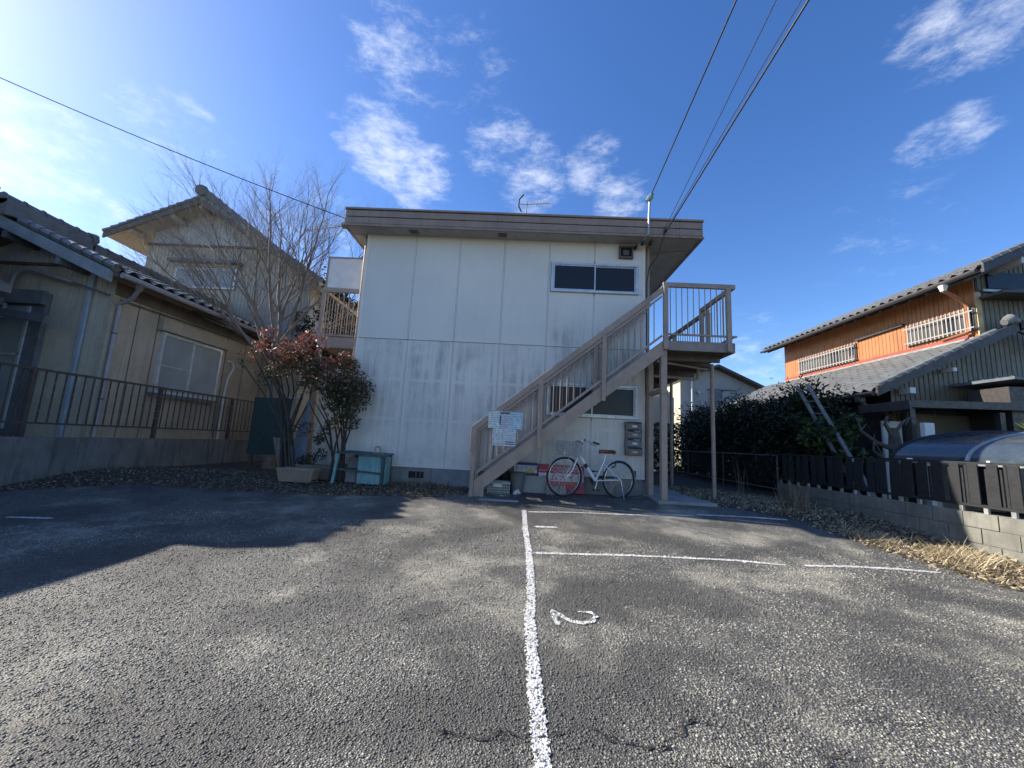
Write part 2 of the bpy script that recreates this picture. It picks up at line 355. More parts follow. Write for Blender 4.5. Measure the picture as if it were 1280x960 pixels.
def crack(a, b, rough, w, branch=3):
    P = [Vector((*a, 0)), Vector((*b, 0))]
    for lev in range(6):
        Q = []
        for p, q in zip(P[:-1], P[1:]):
            d = q-p; Q += [p, p.lerp(q, .5)+Vector((-d.y, d.x, 0))*RNG.normal()*rough]
        P = Q+[P[-1]]
    stroke('asphalt_crack', [(p.x, p.y) for p in P], lambda t: w*(.25+.75*abs(math.sin(t*9+1))*abs(math.sin(t*31+a[0]*7)))*min(1, 8*t+.1, 8*(1-t)+.1), M_DARK, .0115, .0015, .02)
    for _ in range(branch):
        p = P[int(RNG.integers(8, len(P)-8))]; an = RNG.uniform(0, 6.28); ln = RNG.uniform(.05, .16); crack((p.x, p.y), (p.x+math.cos(an)*ln, p.y+math.sin(an)*ln*.6), .2, w*.55, 0)
crack((-.32, 1.77), (.30, 1.845), .13, .012); crack((.30, 1.845), (.95, 1.89), .15, .013); crack((.70, 1.70), (1.42, 1.785), .14, .009); crack((1.46, 1.98), (1.9, 2.04), .15, .008, 2)
def aggregate(n=190000):
    """loose-looking surface stones of the old asphalt, thinning out with distance"""
    x = RNG.uniform(-5.6, 5.2, n); y = RNG.uniform(.75, 5.2, n); keep = (np.abs(x) < 1.45*y+.4) & (RNG.uniform(0, 1, n) < np.clip(2.0/y, .0, 1)**1.8) & (x < 4.6)
    x, y = x[keep], y[keep]; n = len(x); r = RNG.uniform(.0038, .0078, n)*(1+.18*(y-1)); h = r*RNG.uniform(.35, .75, n); z = np.interp(y, PY, PZ)+.004+r*RNG.uniform(-.15, .15, n)
    t = RNG.uniform(0, 2*math.pi, n); V = np.zeros((n, 6, 3))
    for i in range(4):
        a = t+i*math.pi/2+RNG.normal(size=n)*.25; q = r*RNG.uniform(.65, 1.25, n); V[:, i, 0] = x+np.cos(a)*q; V[:, i, 1] = y+np.sin(a)*q; V[:, i, 2] = z+h*RNG.uniform(-.2, .5, n)
    V[:, 4, 0] = x+r*RNG.normal(size=n)*.3; V[:, 4, 1] = y+r*RNG.normal(size=n)*.3; V[:, 4, 2] = z+h
    V[:, 5, 0] = x; V[:, 5, 1] = y; V[:, 5, 2] = z-h
    b = np.arange(n)[:, None]*6; tri = np.stack([b+np.array([[i, (i+1) % 4, 4]]) for i in range(4)]+[b+np.array([[(i+1) % 4, i, 5]]) for i in range(4)], 1).reshape(-1, 3)
    lx = np.interp(-y, [-p[1] for p in MAIN], [p[0] for p in MAIN]); on = (np.abs(x-lx+.006*np.sin(y*11)) < .033+.005*np.sin(y*37))
    for pts in (L2A, TWO):
        for (ax, ay), (bx_, by_) in zip(pts[:-1], pts[1:]):
            u = np.clip(((x-ax)*(bx_-ax)+(y-ay)*(by_-ay))/((bx_-ax)**2+(by_-ay)**2), 0, 1); on |= np.hypot(x-ax-u*(bx_-ax), y-ay-u*(by_-ay)) < (.029 if pts is L2A else .018)
    V[on, :, 2] += .006; mi = (on & (RNG.uniform(0, 1, n) < .70+.22*np.sin(y*3.1+1))).astype(np.int32)
    me = bpy.data.meshes.new('asphalt_aggregate'); me.vertices.add(n*6); me.vertices.foreach_set('co', V.ravel()); me.loops.add(len(tri)*3); me.loops.foreach_set('vertex_index', tri.ravel().astype(np.int32))
    me.polygons.add(len(tri)); me.polygons.foreach_set('loop_start', np.arange(len(tri), dtype=np.int32)*3); me.polygons.foreach_set('loop_total', np.full(len(tri), 3, np.int32)); me.materials.append(M_STONE); me.materials.append(M_PAINTS)
    me.polygons.foreach_set('material_index', np.repeat(mi, 8)); me.update(calc_edges=True); o = bpy.data.objects.new('asphalt_aggregate', me); COL.objects.link(o)
    return tag(o, 'coarse grey stones set in the worn asphalt surface', 'gravel', kind='stuff')
M_PAINTS = pm('painted_stone', (.66, .655, .63), (.5, .495, .475), 30, .7)
aggregate()
# concrete walk along the right side of the building
MB().box(2.30, 3.25, 6.72, 9.4, -.1, .142).box(2.30, 3.25, 9.41, 17, -.1, .142).build('walkway', M_CONC, bevel=.012)['kind'] = 'structure'
MB().box(-.62, .02, 6.52, 6.64, -.1, .035).build('kerb_strip', M_CONC, bevel=.01)['kind'] = 'structure'

# ------------------------------------------------------------------ apartment building
AP = thing('apartment_building', 'two storey white panelled apartment building with flat brown roof edge', 'building', (-.5, 7.6, .09))
JX = [-3.31, -2.3136, -1.4036, -.4936, .4164, 1.3264, 2.32]
FY = 7.6
for i in range(6):
    a, b = JX[i]+(.013 if i else .004), JX[i+1]-(.013 if i < 5 else .004)
    for (z0, z1, w0, w1) in ((.42, 2.845, 1.49, 2.14), (2.865, 5.05, 3.96, 4.59)):
        mb = MB()
        if i < 4: mb.box(a, b, FY, FY+.03, z0, z1)
        else:
            mb.box(a, b, FY, FY+.03, z0, w0); mb.box(a, b, FY, FY+.03, w1, z1)
            if i == 4: mb.box(a, .455, FY, FY+.03, w0, w1)
            else: mb.box(2.20, b, FY, FY+.03, w0, w1)
        mb.build('wall_panel', M_PANEL, AP, bevel=.004)
for x in JX[1:6]:
    hid = x > 1.2
    for z0, z1 in ((.43, 2.84), (2.87, 5.04)):
        mb = MB()
        if x > 1.2:
            w0, w1 = ((1.44, 2.19) if z0 < 1 else (3.92, 4.64)); mb.box(x-.009, x+.009, FY-.003, FY+.02, z0, w0); mb.box(x-.009, x+.009, FY-.003, FY+.02, w1, z1)
        else: mb.box(x-.009, x+.009, FY-.003, FY+.02, z0, z1)
        mb.build('joint_strip', M_STRIP, AP)
MB().box(-3.33, 2.34, FY-.014, FY+.02, 2.851, 2.863).build('mid_flashing', M_STRIP, AP)
for a, b in ((-3.325, -3.27), (2.285, 2.335)):
    for z0, z1 in ((.42, 2.84), (2.868, 5.05)): BX('corner_trim', M_STRIP, AP, a, b, FY-.009, FY+.06, z0, z1)
MB().box(-3.33, 2.34, FY-.02, FY+.02, .395, .419).build('base_drip', M_STRIP, AP)
core = MB(); YB_ = 18.6
core.box(-3.3, -3.18, FY+.062, YB_, .42, 5.1).box(2.19, 2.31, FY+.062, YB_, .42, 5.1).box(-3.18, 2.19, YB_-.12, YB_, .42, 5.1).box(-3.18, 2.19, FY+.05, FY+.12, .42, 5.1)
core.build('wall', M_PANEL, AP)
fd = MB().box(-3.29, 2.30, FY+.015, YB_, -.3, .394).build('foundation', M_FOUND, AP, bevel=.006)
for vx in (-1.92, -.2):
    MB().box(vx-.14, vx+.14, FY+.002, FY+.0145, .20, .32).build('vent_opening', M_DARK, fd)
    MB().box(vx-.01, vx+.01, FY-.006, FY+.0015, .20, .32).box(vx+.07, vx+.085, FY-.006, FY+.0015, .20, .32).build('vent_bar', M_STEELD, fd)
# roof
RF = MB().box(-3.64, 3.30, 7.27, 19.2, 5.06, 5.39).build('roof', M_STEELD, AP)
RX0, RX1, RY0, RY1 = -3.67, 3.33, 7.24, 19.23
for (z0, z1, o) in ((5.012, 5.055, .016), (5.070, 5.200, .0), (5.218, 5.345, .0), (5.362, 5.40, .018)):
    segs = [RX0-o, -2.96, .2, 2.88, RX1+o]
    for a, b in zip(segs[:-1], segs[1:]):
        BX('fascia_board', M_FASC, RF, a+.002, b-.002, RY0-o, RY0+.03, z0, z1, .003)
    for xx0, xx1 in ((RX0-o, RX0+.03), (RX1-.03, RX1+o)):
        for y0, y1 in ((RY0+.032, 11.0), (11.004, RY1)):
            BX('fascia_board', M_FASC, RF, xx0, xx1, y0, y1, z0, z1)
sx = [RX0+.03, -2.1, -.3, 1.5, RX1-.03]
for a, b in zip(sx[:-1], sx[1:]): BX('soffit_panel', M_SOFF, RF, a+.003, b-.003, RY0+.03, FY+.02, 5.035, 5.057)
for y0, y1 in ((7.63, 9.4), (9.4, 11.2), (11.2, 13.1), (13.1, 19.0)):
    BX('soffit_panel', M_SOFF, RF, 2.345, RX1-.03, y0, y1-.006, 5.035, 5.057); BX('soffit_panel', M_SOFF, RF, RX0+.03, -3.335, y0, y1-.006, 5.035, 5.057)
for vx in (-2.33, -.55): BX('soffit_vent', M_STEELD, RF, vx-.09, vx+.09, 7.36, 7.5, 5.029, 5.034)
MB().beam((2.40, 8.05, 5.01), (3.2, 7.8, 5.01), .05, .035).build('soffit_brace', M_SOFF, RF)
# windows
def slide_window(par, x0, x1, z0, z1, y, glass, name='window'):
    w = MB(); t = .045
    w.box(x0, x1, y-.035, y+.03, z1-t, z1).box(x0, x1, y-.045, y+.03, z0, z0+t).box(x0, x0+t, y-.035, y+.03, z0+t, z1-t).box(x1-t, x1, y-.035, y+.03, z0+t, z1-t)
    o = w.build(name, M_ALU, par, bevel=.003); xm = (x0+x1)/2
    for k, (a, b, yy) in enumerate(((x0+t+.002, xm+.02, y-.012), (xm-.02, x1-t-.002, y+.010))):
        s_ = .024; q = MB().box(a, b, yy-.008, yy+.008, z1-t-s_, z1-t-.001).box(a, b, yy-.008, yy+.008, z0+t+.001, z0+t+s_).box(a, a+s_, yy-.008, yy+.008, z0+t+s_, z1-t-s_).box(b-s_, b, yy-.008, yy+.008, z0+t+s_, z1-t-s_)
        q.build('sash', M_ALU, o); BX('pane', glass, o, a+s_, b-s_, yy-.002, yy+.003, z0+t+s_, z1-t-s_)
    return o
slide_window(AP, .462, 2.195, 3.965, 4.585, FY, M_GLASS); slide_window(AP, .46, 2.195, 1.495, 2.135, FY, M_GLASS)
vt = MB(); vt.box(1.80, 2.08, FY-.07, FY-.001, 4.93, 4.97).box(1.80, 1.83, FY-.07, FY-.001, 4.71, 4.93).box(2.05, 2.08, FY-.07, FY-.001, 4.71, 4.93).box(1.83, 2.05, FY-.07, FY-.001, 4.71, 4.745)
vo = vt.build('exhaust_vent', M_STEELD, AP); MB().box(1.83, 2.05, FY-.02, FY-.002, 4.745, 4.93).build('vent_recess', M_DARK, vo); MB().box(1.88, 2.0, FY-.045, FY-.021, 4.78, 4.89).build('vent_core', M_STEELD, vo)
# pipes down both front corners
MB().tube([(-3.39, 7.72, 5.03), (-3.39, 7.72, .2)], .035, 10).build('downpipe', M_STEEL, AP, True)
MB().tube([(2.42, 7.72, 5.03), (2.42, 7.72, .12)], .038, 10).build('downpipe', M_STEEL, AP, True)
# left balcony
BL = MB().box(-4.42, -3.345, 8.2, 16, 2.76, 2.94).build('balcony', M_STEEL, AP)
MB().box(-4.42, -3.345, 8.17, 8.199, 2.74, 2.97).build('balcony_edge', M_STEEL, BL)
MB().box(-4.44, -3.36, 8.16, 8.22, 3.97, 4.06).build('top_rail', M_STEEL, BL); MB().box(-4.36, -3.44, 8.17, 8.21, 3.0, 3.03).build('bottom_rail', M_STEEL, BL)
MB().beam((-4.40, 8.22, 4.0), (-4.40, 16, 4.0), .06, .07).build('top_rail', M_STEEL, BL); MB().beam((-4.40, 8.22, 3.02), (-4.40, 16, 3.02), .03, .03).build('bottom_rail', M_STEEL, BL)
for x in (-4.405, -3.40): MB().box(x-.035, x+.035, 8.165, 8.235, 2.97, 3.968).build('post', M_STEEL, BL)
bal = mesh_of(MB().tube([(0, 0, 0), (0, 0, .965)], .009, 6), 'baluster', M_STEEL)
for i in range(8): inst('baluster', bal, BL, (-4.30+i*.115, 8.19, 3.02))
for i in range(40): inst('baluster', bal, BL, (-4.40, 8.36+i*.13, 3.02))
pw = MB().box(-4.36, -3.46, 8.18, 8.20, 4.08, 4.75).build('partition_panel', M_WHITE, BL)
MB().box(-4.38, -3.44, 8.17, 8.21, 4.751, 4.785).box(-4.40, -4.365, 8.17, 8.21, 4.062, 4.751).box(-3.455, -3.44, 8.17, 8.21, 4.062, 4.751).build('partition_frame', M_STEEL, pw)
for y in (8.24, 12, 15.8): MB().box(-4.43, -4.34, y-.045, y+.045, .0, 2.755).build('post', M_STEEL, AP)
MB().box(-4.30, -3.335, 8.28, 8.32, .1, 2.3).build('ground_partition', M_PANEL, AP)
# service mast and cables on the eave
MS = MB().tube([(2.27, 7.19, 5.02), (2.285, 7.19, 5.55), (2.29, 7.19, 5.80)], .022, 10).build('service_mast', M_GALV, AP, True)
MB().tube([(2.25, 7.19, 5.72), (2.30, 7.17, 5.80), (2.33, 7.15, 5.87)], [.05, .06, .03], 8).build('insulator', pm('green_insulator', (.16, .26, .23), None, 6, .3), MS, True)
MB().tube([(2.27, 7.20, 5.06), (2.2, 7.35, 4.96), (2.12, 7.52, 4.93)], .02, 8).build('bracket_arm', M_GALV, MS, True)
for p in ((2.12, 7.5, 4.93), (2.21, 7.36, 4.95), (2.38, 7.40, 4.97)): MB().tube([(p[0], p[1]-.05, p[2]), (p[0], p[1]+.05, p[2])], [.03, .042], 8).build('insulator', M_BLACK, MS, True)
MB().tube([(2.60, 7.2, 5.22), (2.58, 7.22, 5.05), (2.50, 7.35, 4.7), (2.38, 7.5, 4.5), (2.36, 7.58, 4.2), (2.36, 7.58, 2.95)], .012, 6).build('drop_cable', M_BLACK, MS, True)

# ------------------------------------------------------------------ steel staircase
ST = thing('external_staircase', 'taupe painted steel staircase with landing climbing the front of the white building', 'staircase', (-.7, 6.75, .05))
SL = (2.84-.35)/(2.40+.67)
def zt(x): return .35+(x+.67)*SL            # top edge of the stringers
for y in (6.75, 7.48):
    poly = [(-.78, .02), (-.56, .02), (-.56, zt(-.56)-.25), (2.385, zt(2.385)-.25), (2.385, zt(2.385)), (-.67, .35), (-.78, .27)]
    MB().prism(poly, 1, y-.02, y+.02).build('stringer', M_STEEL, ST, bevel=.003)
for i in range(13):
    x = -.62+i*(3.0/12.6); z = zt(x+.13)-.105
    MB().box(x, x+.255, 6.772, 7.458, z-.03, z).build('tread', M_STEELD, ST)
def railing(y, side):
    a, b = (-.80, zt(-.80)+.90), (2.40, zt(2.40)+.92)
    MB().beam((a[0], y, a[1]), (b[0], y, b[1]), .055, .095).build('handrail', M_STEEL, ST, bevel=.006)
    MB().box(a[0]-.03, a[0]+.065, y-.03, y+.03, a[1]-.38, a[1]+.035).build('handrail_end', M_STEEL, ST, bevel=.006)
    MB().beam((-.64, y, zt(-.64)+.79), (2.36, y, zt(2.36)+.81), .03, .03).build('upper_bar', M_STEEL, ST)
    MB().beam((-.70, y, zt(-.70)+.10), (2.36, y, zt(2.36)+.10), .032, .04).build('lower_rail', M_STEEL, ST)
    for x in (.32, 1.37): MB().box(x-.034, x+.034, y-.05 if side < 0 else y-.03, y+.03 if side < 0 else y+.05, zt(x)-.28, zt(x)+.86).build('post', M_STEEL, ST, bevel=.004)
    MB().box(-.80, -.735, y-.032, y+.032, .02, a[1]-.35).build('post', M_STEEL, ST, bevel=.004)
    for i in range(26):
        x = -.60+i*.113
        if min(abs(x-.32), abs(x-1.37)) > .05: inst('baluster', sbal, ST, (x, y, zt(x)+.10))
sbal = mesh_of(MB().tube([(0, 0, 0), (0, 0, .70)], .0085, 6), 'baluster', M_STEEL)
railing(6.735, -1); railing(7.495, 1)
# landing
LX0, LX1, LY0, LY1 = 2.39, 3.61, 6.74, 7.97
DK = MB().box(LX0, LX1-.03, LY0+.04, LY1, 2.70, 2.80).build('landing_deck', M_STEELD, ST)
BX('deck_edge', M_RUST, DK, LX0, LX1, LY0, LY0+.038, 2.665, 2.835, .004); BX('deck_edge', M_RUST, DK, LX1-.028, LX1+.008, LY0+.04, LY1, 2.665, 2.835)
MB().box(2.36, 3.72, LY1+.01, 16.4, 2.70, 2.80).build('corridor_deck', M_STEELD, ST); MB().box(3.722, 3.76, LY1+.01, 16.4, 2.66, 2.835).build('deck_edge', M_STEEL, ST)
for y in (7.2, 7.6): MB().box(2.42, 3.56, y-.03, y+.03, 2.58, 2.699).build('deck_beam', M_STEELD, ST)
for y in (8.6, 10.2, 11.8, 13.4): MB().box(2.36, 3.7, y-.03, y+.03, 2.56, 2.699).build('deck_beam', M_STEELD, ST)
zr = 3.84
MB().beam((2.38, LY0, zr), (3.63, LY0, zr), .055, .085).build('handrail', M_STEEL, ST, bevel=.006); MB().beam((3.60, LY0+.03, zr), (3.60, LY1+.03, zr), .055, .085).build('handrail', M_STEEL, ST, bevel=.006)
MB().beam((2.42, LY0, 2.945), (3.64, LY0, 2.945), .03, .03).build('lower_rail', M_STEEL, ST); MB().beam((3.60, LY0+.02, 2.945), (3.60, LY1, 2.945), .03, .03).build('lower_rail', M_STEEL, ST)
for x, y, w in ((2.42, LY0-.02, .075), (3.50, LY0-.02, .075), (3.60, LY1, .06)): MB().box(x-w/2, x+w/2, y-.035, y+.035, 2.67, zr-.04).build('post', M_STEEL, ST, bevel=.004)
lbal = mesh_of(MB().tube([(0, 0, 0), (0, 0, .87)], .0075, 6), 'baluster', M_STEEL)
for i in range(10): inst('baluster', lbal, ST, (2.51+i*.100, LY0, 2.945))
for i in range(10): inst('baluster', lbal, ST, (3.60, LY0+.12+i*.112, 2.945))
MB().beam((3.75, LY1+.02, zr), (3.75, 16.3, zr), .055, .085).build('handrail', M_STEEL, ST); MB().beam((3.75, LY1+.02, 2.945), (3.75, 16.3, 2.945), .03, .03).build('lower_rail', M_STEEL, ST)
for i in range(50): inst('baluster', lbal, ST, (3.75, 8.12+i*.13, 2.945))
for y in (8.0, 9.8, 11.6, 13.4): MB().box(3.72, 3.78, y-.03, y+.03, 2.84, zr-.04).build('post', M_STEEL, ST)
MB().box(2.36, 2.46, 6.765, 6.865, .14, 2.664).build('column', M_STEEL, ST, bevel=.005); MB().box(2.36, 2.45, 7.44, 7.53, .14, 2.58).build('column', M_STEEL, ST, bevel=.005)
MB().beam((2.41, 6.87, 1.98), (2.41, 7.44, 1.98), .05, .08).build('column_tie', M_STEEL, ST)
MB().tube([(3.66, 7.70, .0), (3.66, 7.70, 2.66)], .036, 10).build('column', M_STEEL, ST, True)
for y in (9.8, 11.6, 13.4): MB().tube([(3.66, y, .0), (3.66, y, 2.70)], .036, 10).build('column', M_STEEL, ST, True)
MB().tube([(2.5, 7.9, 2.42), (3.1, 7.9, 2.40), (3.40, 7.9, 2.38), (3.47, 7.9, 2.40), (3.48, 7.9, 2.56), (3.48, 7.9, 2.70)], .032, 8).build('drain_pipe', M_STEEL, ST, True)
MB().tube([(2.44, 7.2, 2.56), (3.6, 7.75, 2.56)], .02, 6).build('conduit', M_STEEL, ST, True)

# ------------------------------------------------------------------ siding and tiled roofs
def siding(name, mat, parent, axis, u0, u1, plane, sgn, zlo, zhi, pitch, depth=.014, groove=.16):
    """connected ribbed sheet; axis 0: u runs along x at y=plane, axis 1: u runs along y at x=plane; sgn: outward sign; zhi number or function"""
    us = []; u = u0
    while u < u1-1e-6:
        e = min(u+pitch, u1); g = pitch*groove
        us += [(u, 0), (max(u, e-g), 0), (max(u, e-g*.8), -depth), (max(u, e-g*.2), -depth)]; u = e
    us.append((u1, 0)); V = []; F = []
    for i, (u, d) in enumerate(us):
        zt_ = zhi(u) if callable(zhi) else zhi; zb = zlo(u) if callable(zlo) else zlo; p = plane+sgn*d
        for z in (zb, zt_): V.append((u, p, z) if axis == 0 else (p, u, z))
    for i in range(len(us)-1): F.append((2*i, 2*i+2, 2*i+3, 2*i+1))
    return MB().add(V, F).build(name, mat, parent)
def m_tile(name, a, b, rough=.38):
    k = NT(name); oi = k.n('ShaderNodeObjectInfo'); rnd = oi.outputs['Random']
    c = k.mix(k.ramp(k.noise(3.5, 5, .65), .3, .7), a, b); c = k.mix(k.math('MULTIPLY', rnd, .35), c, tuple(x*.6 for x in a))
    c = k.mix(k.ramp(k.noise(26, 4, .7), .58, .75, 0, .55), c, (.34, .34, .32)); c = k.mix(k.ramp(k.noise(9, 5, .7), .60, .75, 0, .45), c, (.07, .075, .055))
    k.set('Base Color', c); k.set('Roughness', k.ramp(k.noise(14, 4), .3, .7, rough-.08, rough+.2)); k.bump(k.noise(60, 4, .6), .25, .006); return k.m
M_TILE = m_tile('grey_roof_tile', (.20, .205, .20), (.13, .135, .135)); M_TILEO = m_tile('old_roof_tile', (.17, .175, .17), (.10, .105, .10), .42)
TW, TL_ = .265, .235
def tile_mb():
    mb = MB(); n = 7; V = []; F = []
    for (y, dz) in ((0, .032), (.30, 0.)):
        for layer in (0, -.014):
            for i in range(n+1):
                t = i/n; V.append((t*.288, y, dz+layer+.034*math.sin(2*math.pi*(t*1.02)+.5)))
    w = n+1
    for i in range(n):
        F += [(i, i+1, 2*w+i+1, 2*w+i), (w+i+1, w+i, 3*w+i, 3*w+i+1), (i+1, i, w+i, w+i+1)]
    F += [(0, 2*w, 3*w, w), (n, w+n, 3*w+n, 2*w+n)]
    return mb.add(V, F)
TILES = {}
def tile_mesh(mat):
    if mat.name not in TILES: TILES[mat.name] = mesh_of(tile_mb(), 'roof_tile', mat, False)
    return TILES[mat.name]
def tile_roof(parent, org, along, upv, nA, nR, mat, single=True, maxn=300, near=None):
    """org: eave corner; along: unit vector down the eave; upv: unit vector up the slope"""
    org, a, u = Vector(org), Vector(along), Vector(upv); nrm = a.cross(u)
    if nrm.z < 0: nrm = -nrm
    flip = a.cross(u).z < 0
    rot = Matrix((a if not flip else a, u, nrm)).transposed()
    cells = [(org+a*(TW*i)+u*(TL_*j), i, j) for j in range(nR) for i in range(nA)]
    if near is not None: cells.sort(key=lambda c_: (c_[0]-Vector(near)).length)
    me = tile_mesh(mat); rest = MB(); cnt = 0; tv = [v.co.copy() for v in me.vertices]; tf = [tuple(p.vertices) for p in me.polygons]
    for c_, i, j in cells:
        jit = Matrix.Rotation(RNG.normal()*.012, 3, 'Z') @ Matrix.Rotation(RNG.normal()*.010, 3, 'X'); rr = rot @ jit; p = c_+nrm*(.03+RNG.normal()*.002)
        if single and cnt < maxn: inst('roof_tile', me, parent, p, rr); cnt += 1
        else: rest.add([p+rr @ v for v in tv], tf)
    if rest.v: rest.build('roof_tiles', mat, parent)['kind'] = 'stuff'
def ridge_cap(parent, p, q, mat, h=.16, w=.2, n=None, name='ridge_tile'):
    p, q = Vector(p), Vector(q); ln = (q-p).length; n = n or max(1, int(ln/.3)); d = (q-p)/n
    MB().beam(p+Vector((0, 0, h*.3)), q+Vector((0, 0, h*.3)), w, h*.9).build('ridge_base', mat, parent)
    for i in range(n):
        a = p+d*i+Vector((0, 0, h*.8)); b = a+d*1.02
        MB().tube([a, a+d*.08, b], [w*.5, w*.44, w*.40], 9).build(name, mat, parent, True)

# ------------------------------------------------------------------ left house (single storey wing)
M_TAN = pm('tan_siding', (.50, .445, .345), (.41, .365, .285), 2.2, .6, streak=.3); M_PALE = pm('pale_siding', (.60, .62, .61), (.50, .52, .51), 2.2, .6, streak=.3)
M_TANS = pm('tan_board', (.45, .39, .30), (.36, .315, .245), 1.8, .65, streak=.35); M_GREYW = pm('grey_frame', (.16, .175, .19), (.11, .12, .13), 5, .55)
M_PIPEM = pm('mauve_grey_pipe', (.36, .33, .34), (.29, .27, .28), 5, .5); M_PIPEB = pm('blue_grey_pipe', (.34, .40, .46), (.27, .32, .37), 5, .5); M_WOODD = pm('dark_old_wood', (.16, .13, .10), (.10, .085, .07), 4, .75, streak=.3)
LH = thing('single_storey_house', 'tan single storey house with grey tiled roof behind the brown railing', 'house', (-8.5, 8.5, .1))
EX, EZ, SLP = -7.38, 3.62, .417; RGX = -9.65
def wz(x): return EZ+SLP*(EX-x if x > RGX else x-(2*RGX-EX))
GY, SX = 7.1, -7.85
siding('gable_siding', M_TAN, LH, 0, -11.9, SX, GY, -1, .3, 3.86, .105, .012)
siding('gable_siding', M_PALE, LH, 0, -11.9, SX, GY-.005, -1, 3.90, lambda x: wz(x)-.06, .105, .012)
BX('gable_ledge', M_WOODD, LH, -11.9, SX+.02, GY-.05, GY+.01, 3.855, 3.90)
BX('corner_post', M_TANS, LH, SX-.09, SX+.015, GY-.018, GY+.10, .3, 3.85)
BX('side_wall', M_TANS, LH, SX-.1, SX, GY+.102, 12.4, .55, 3.75); BX('footing', M_FOUND, LH, -11.9, SX+.03, GY-.03, 12.4, -.1, .29); BX('back_fill', M_TANS, LH, -11.9, SX-.11, GY+.1, 12.3, .3, 3.7)
for y in (7.62, 8.08, 10.1, 10.8, 11.6): BX('board_joint', M_WOODD, LH, SX, SX+.008, y-.008, y+.008, .55, 3.6)
BX('side_top_band', M_WOODD, LH, SX, SX+.02, 7.1, 12.4, 3.34, 3.6)  # dark band along the top of the side wall
# roof slab, barge board, tiles
def slab(name, mat, par, y0, y1, pts, th):
    n = len(pts); poly = list(pts)+[(x, z-th) for x, z in reversed(pts)]
    return MB().prism(poly, 1, y0, y1).build(name, mat, par)
RL = slab('roof', M_WOODD, LH, 6.62, 12.4, [(EX, EZ), (RGX, wz(RGX)), (2*RGX-EX, EZ)], .10)
u_ = Vector((-1, 0, SLP)).normalized()
tile_roof(RL, (EX+.06, 6.56, EZ+.0), (0, 1, 0), u_, 22, 10, M_TILEO)
slab('barge_board', pm('grey_barge_board', (.27, .29, .29), (.2, .215, .215), 3, .6, streak=.3), RL, 6.555, 6.618, [(EX-.03, EZ-.005), (RGX, wz(RGX)-.01), (2*RGX-EX, EZ-.005)], .21)
for i in range(9):     # verge tiles along the front edge
    t0 = i*.235; p = Vector((EX+.04, 6.60, EZ+.05))+u_*t0; q = p+u_*.26
    MB().tube([p, p+u_*.05, q], [.085, .078, .066], 8).build('verge_tile', M_TILEO, RL, True)
ridge_cap(RL, (RGX, 6.5, wz(RGX)+.05), (RGX, 8.0, wz(RGX)+.05), M_TILEO, .34, .24); ridge_cap(RL, (RGX, 8.05, wz(RGX)+.02), (RGX, 12.4, wz(RGX)+.02), M_TILEO, .2, .22)
MB().tube([(RGX, 7.96, wz(RGX)+.28), (RGX, 8.05, wz(RGX)+.30), (RGX, 8.1, wz(RGX)+.26)], [.16, .17, .1], 10).build('ridge_end_tile', M_TILEO, RL, True)
for x in (-8.45, -9.55): MB().beam((x, 6.58, wz(x)-.30), (x, 7.1, wz(x)-.30), .1, .14).build('purlin_end', M_GREYW, RL)
GU = MB().tube([(EX+.10, 6.66, EZ-.06), (EX+.10, 12.4, EZ-.045)], .055, 8).build('gutter', M_PIPEM, LH, True)
MB().tube([(EX+.09, 7.0, EZ-.12), (EX+.09, 7.0, EZ-.24)], [.075, .05], 8).build('gutter_outlet', M_WOODD, GU, True)
MB().tube([(EX+.09, 7.0, EZ-.22), (EX-.05, 7.05, EZ-.36), (SX+.10, 7.16, EZ-.44), (SX+.07, 7.18, EZ-.52), (SX+.07, 7.18, .66)], .037, 10).build('downpipe', M_PIPEM, LH, True)
for z in (1.35, 2.6): MB().tube([(SX+.07, 7.18, z-.012), (SX+.07, 7.18, z+.012)], .043, 10).build('pipe_band', M_STEELD, LH, True)
MB().box(-8.33, -8.25, GY-.06, GY-.014, .33, 3.84).build('corner_pipe', M_PIPEB, LH, bevel=.01)
MB().tube([(-9.78, 6.97, 2.75), (-9.74, 6.97, 3.4), (-9.70, 6.97, 3.62), (-9.58, 6.97, 3.71), (-9.40, 6.97, 3.72), (-8.55, 6.97, 3.50)], .033, 10).build('bent_pipe', M_PIPEM, LH, True)
MB().tube([(-8.55, 6.97, 3.50), (-7.95, 7.0, 3.33), (-7.80, 7.3, 3.27), (-7.80, 9, 3.30), (-7.80, 12, 3.30)], .016, 6).build('wall_cable', M_GREYW, LH, True)
MB().beam((-10.6, 6.75, 2.94), (-8.62, 6.75, 2.70), .09, .14).build('canopy_beam', M_GREYW, LH)
# front sash
w = BX('window_frame', M_GREYW, LH, -11.2, -9.02, GY-.10, GY-.013, .62, 3.28); BX('pane', M_GLASSP, w, -11.1, -9.32, GY-.115, GY-.101, .72, 2.05); BX('pane', M_GLASSP, w, -11.1, -9.32, GY-.115, GY-.101, 2.12, 3.0)
BX('shutter_box', M_GREYW, w, -11.2, -9.0, GY-.19, GY-.101, 3.04, 3.30); BX('sash_rail', M_ALU, w, -11.1, -9.30, GY-.125, GY-.1155, 2.055, 2.115); BX('sash_stile', M_ALU, w, -9.32, -9.27, GY-.125, GY-.101, .72, 3.0); BX('sill_block', M_PALE, LH, -10.6, -9.25, GY-.24, GY-.016, .42, .50)
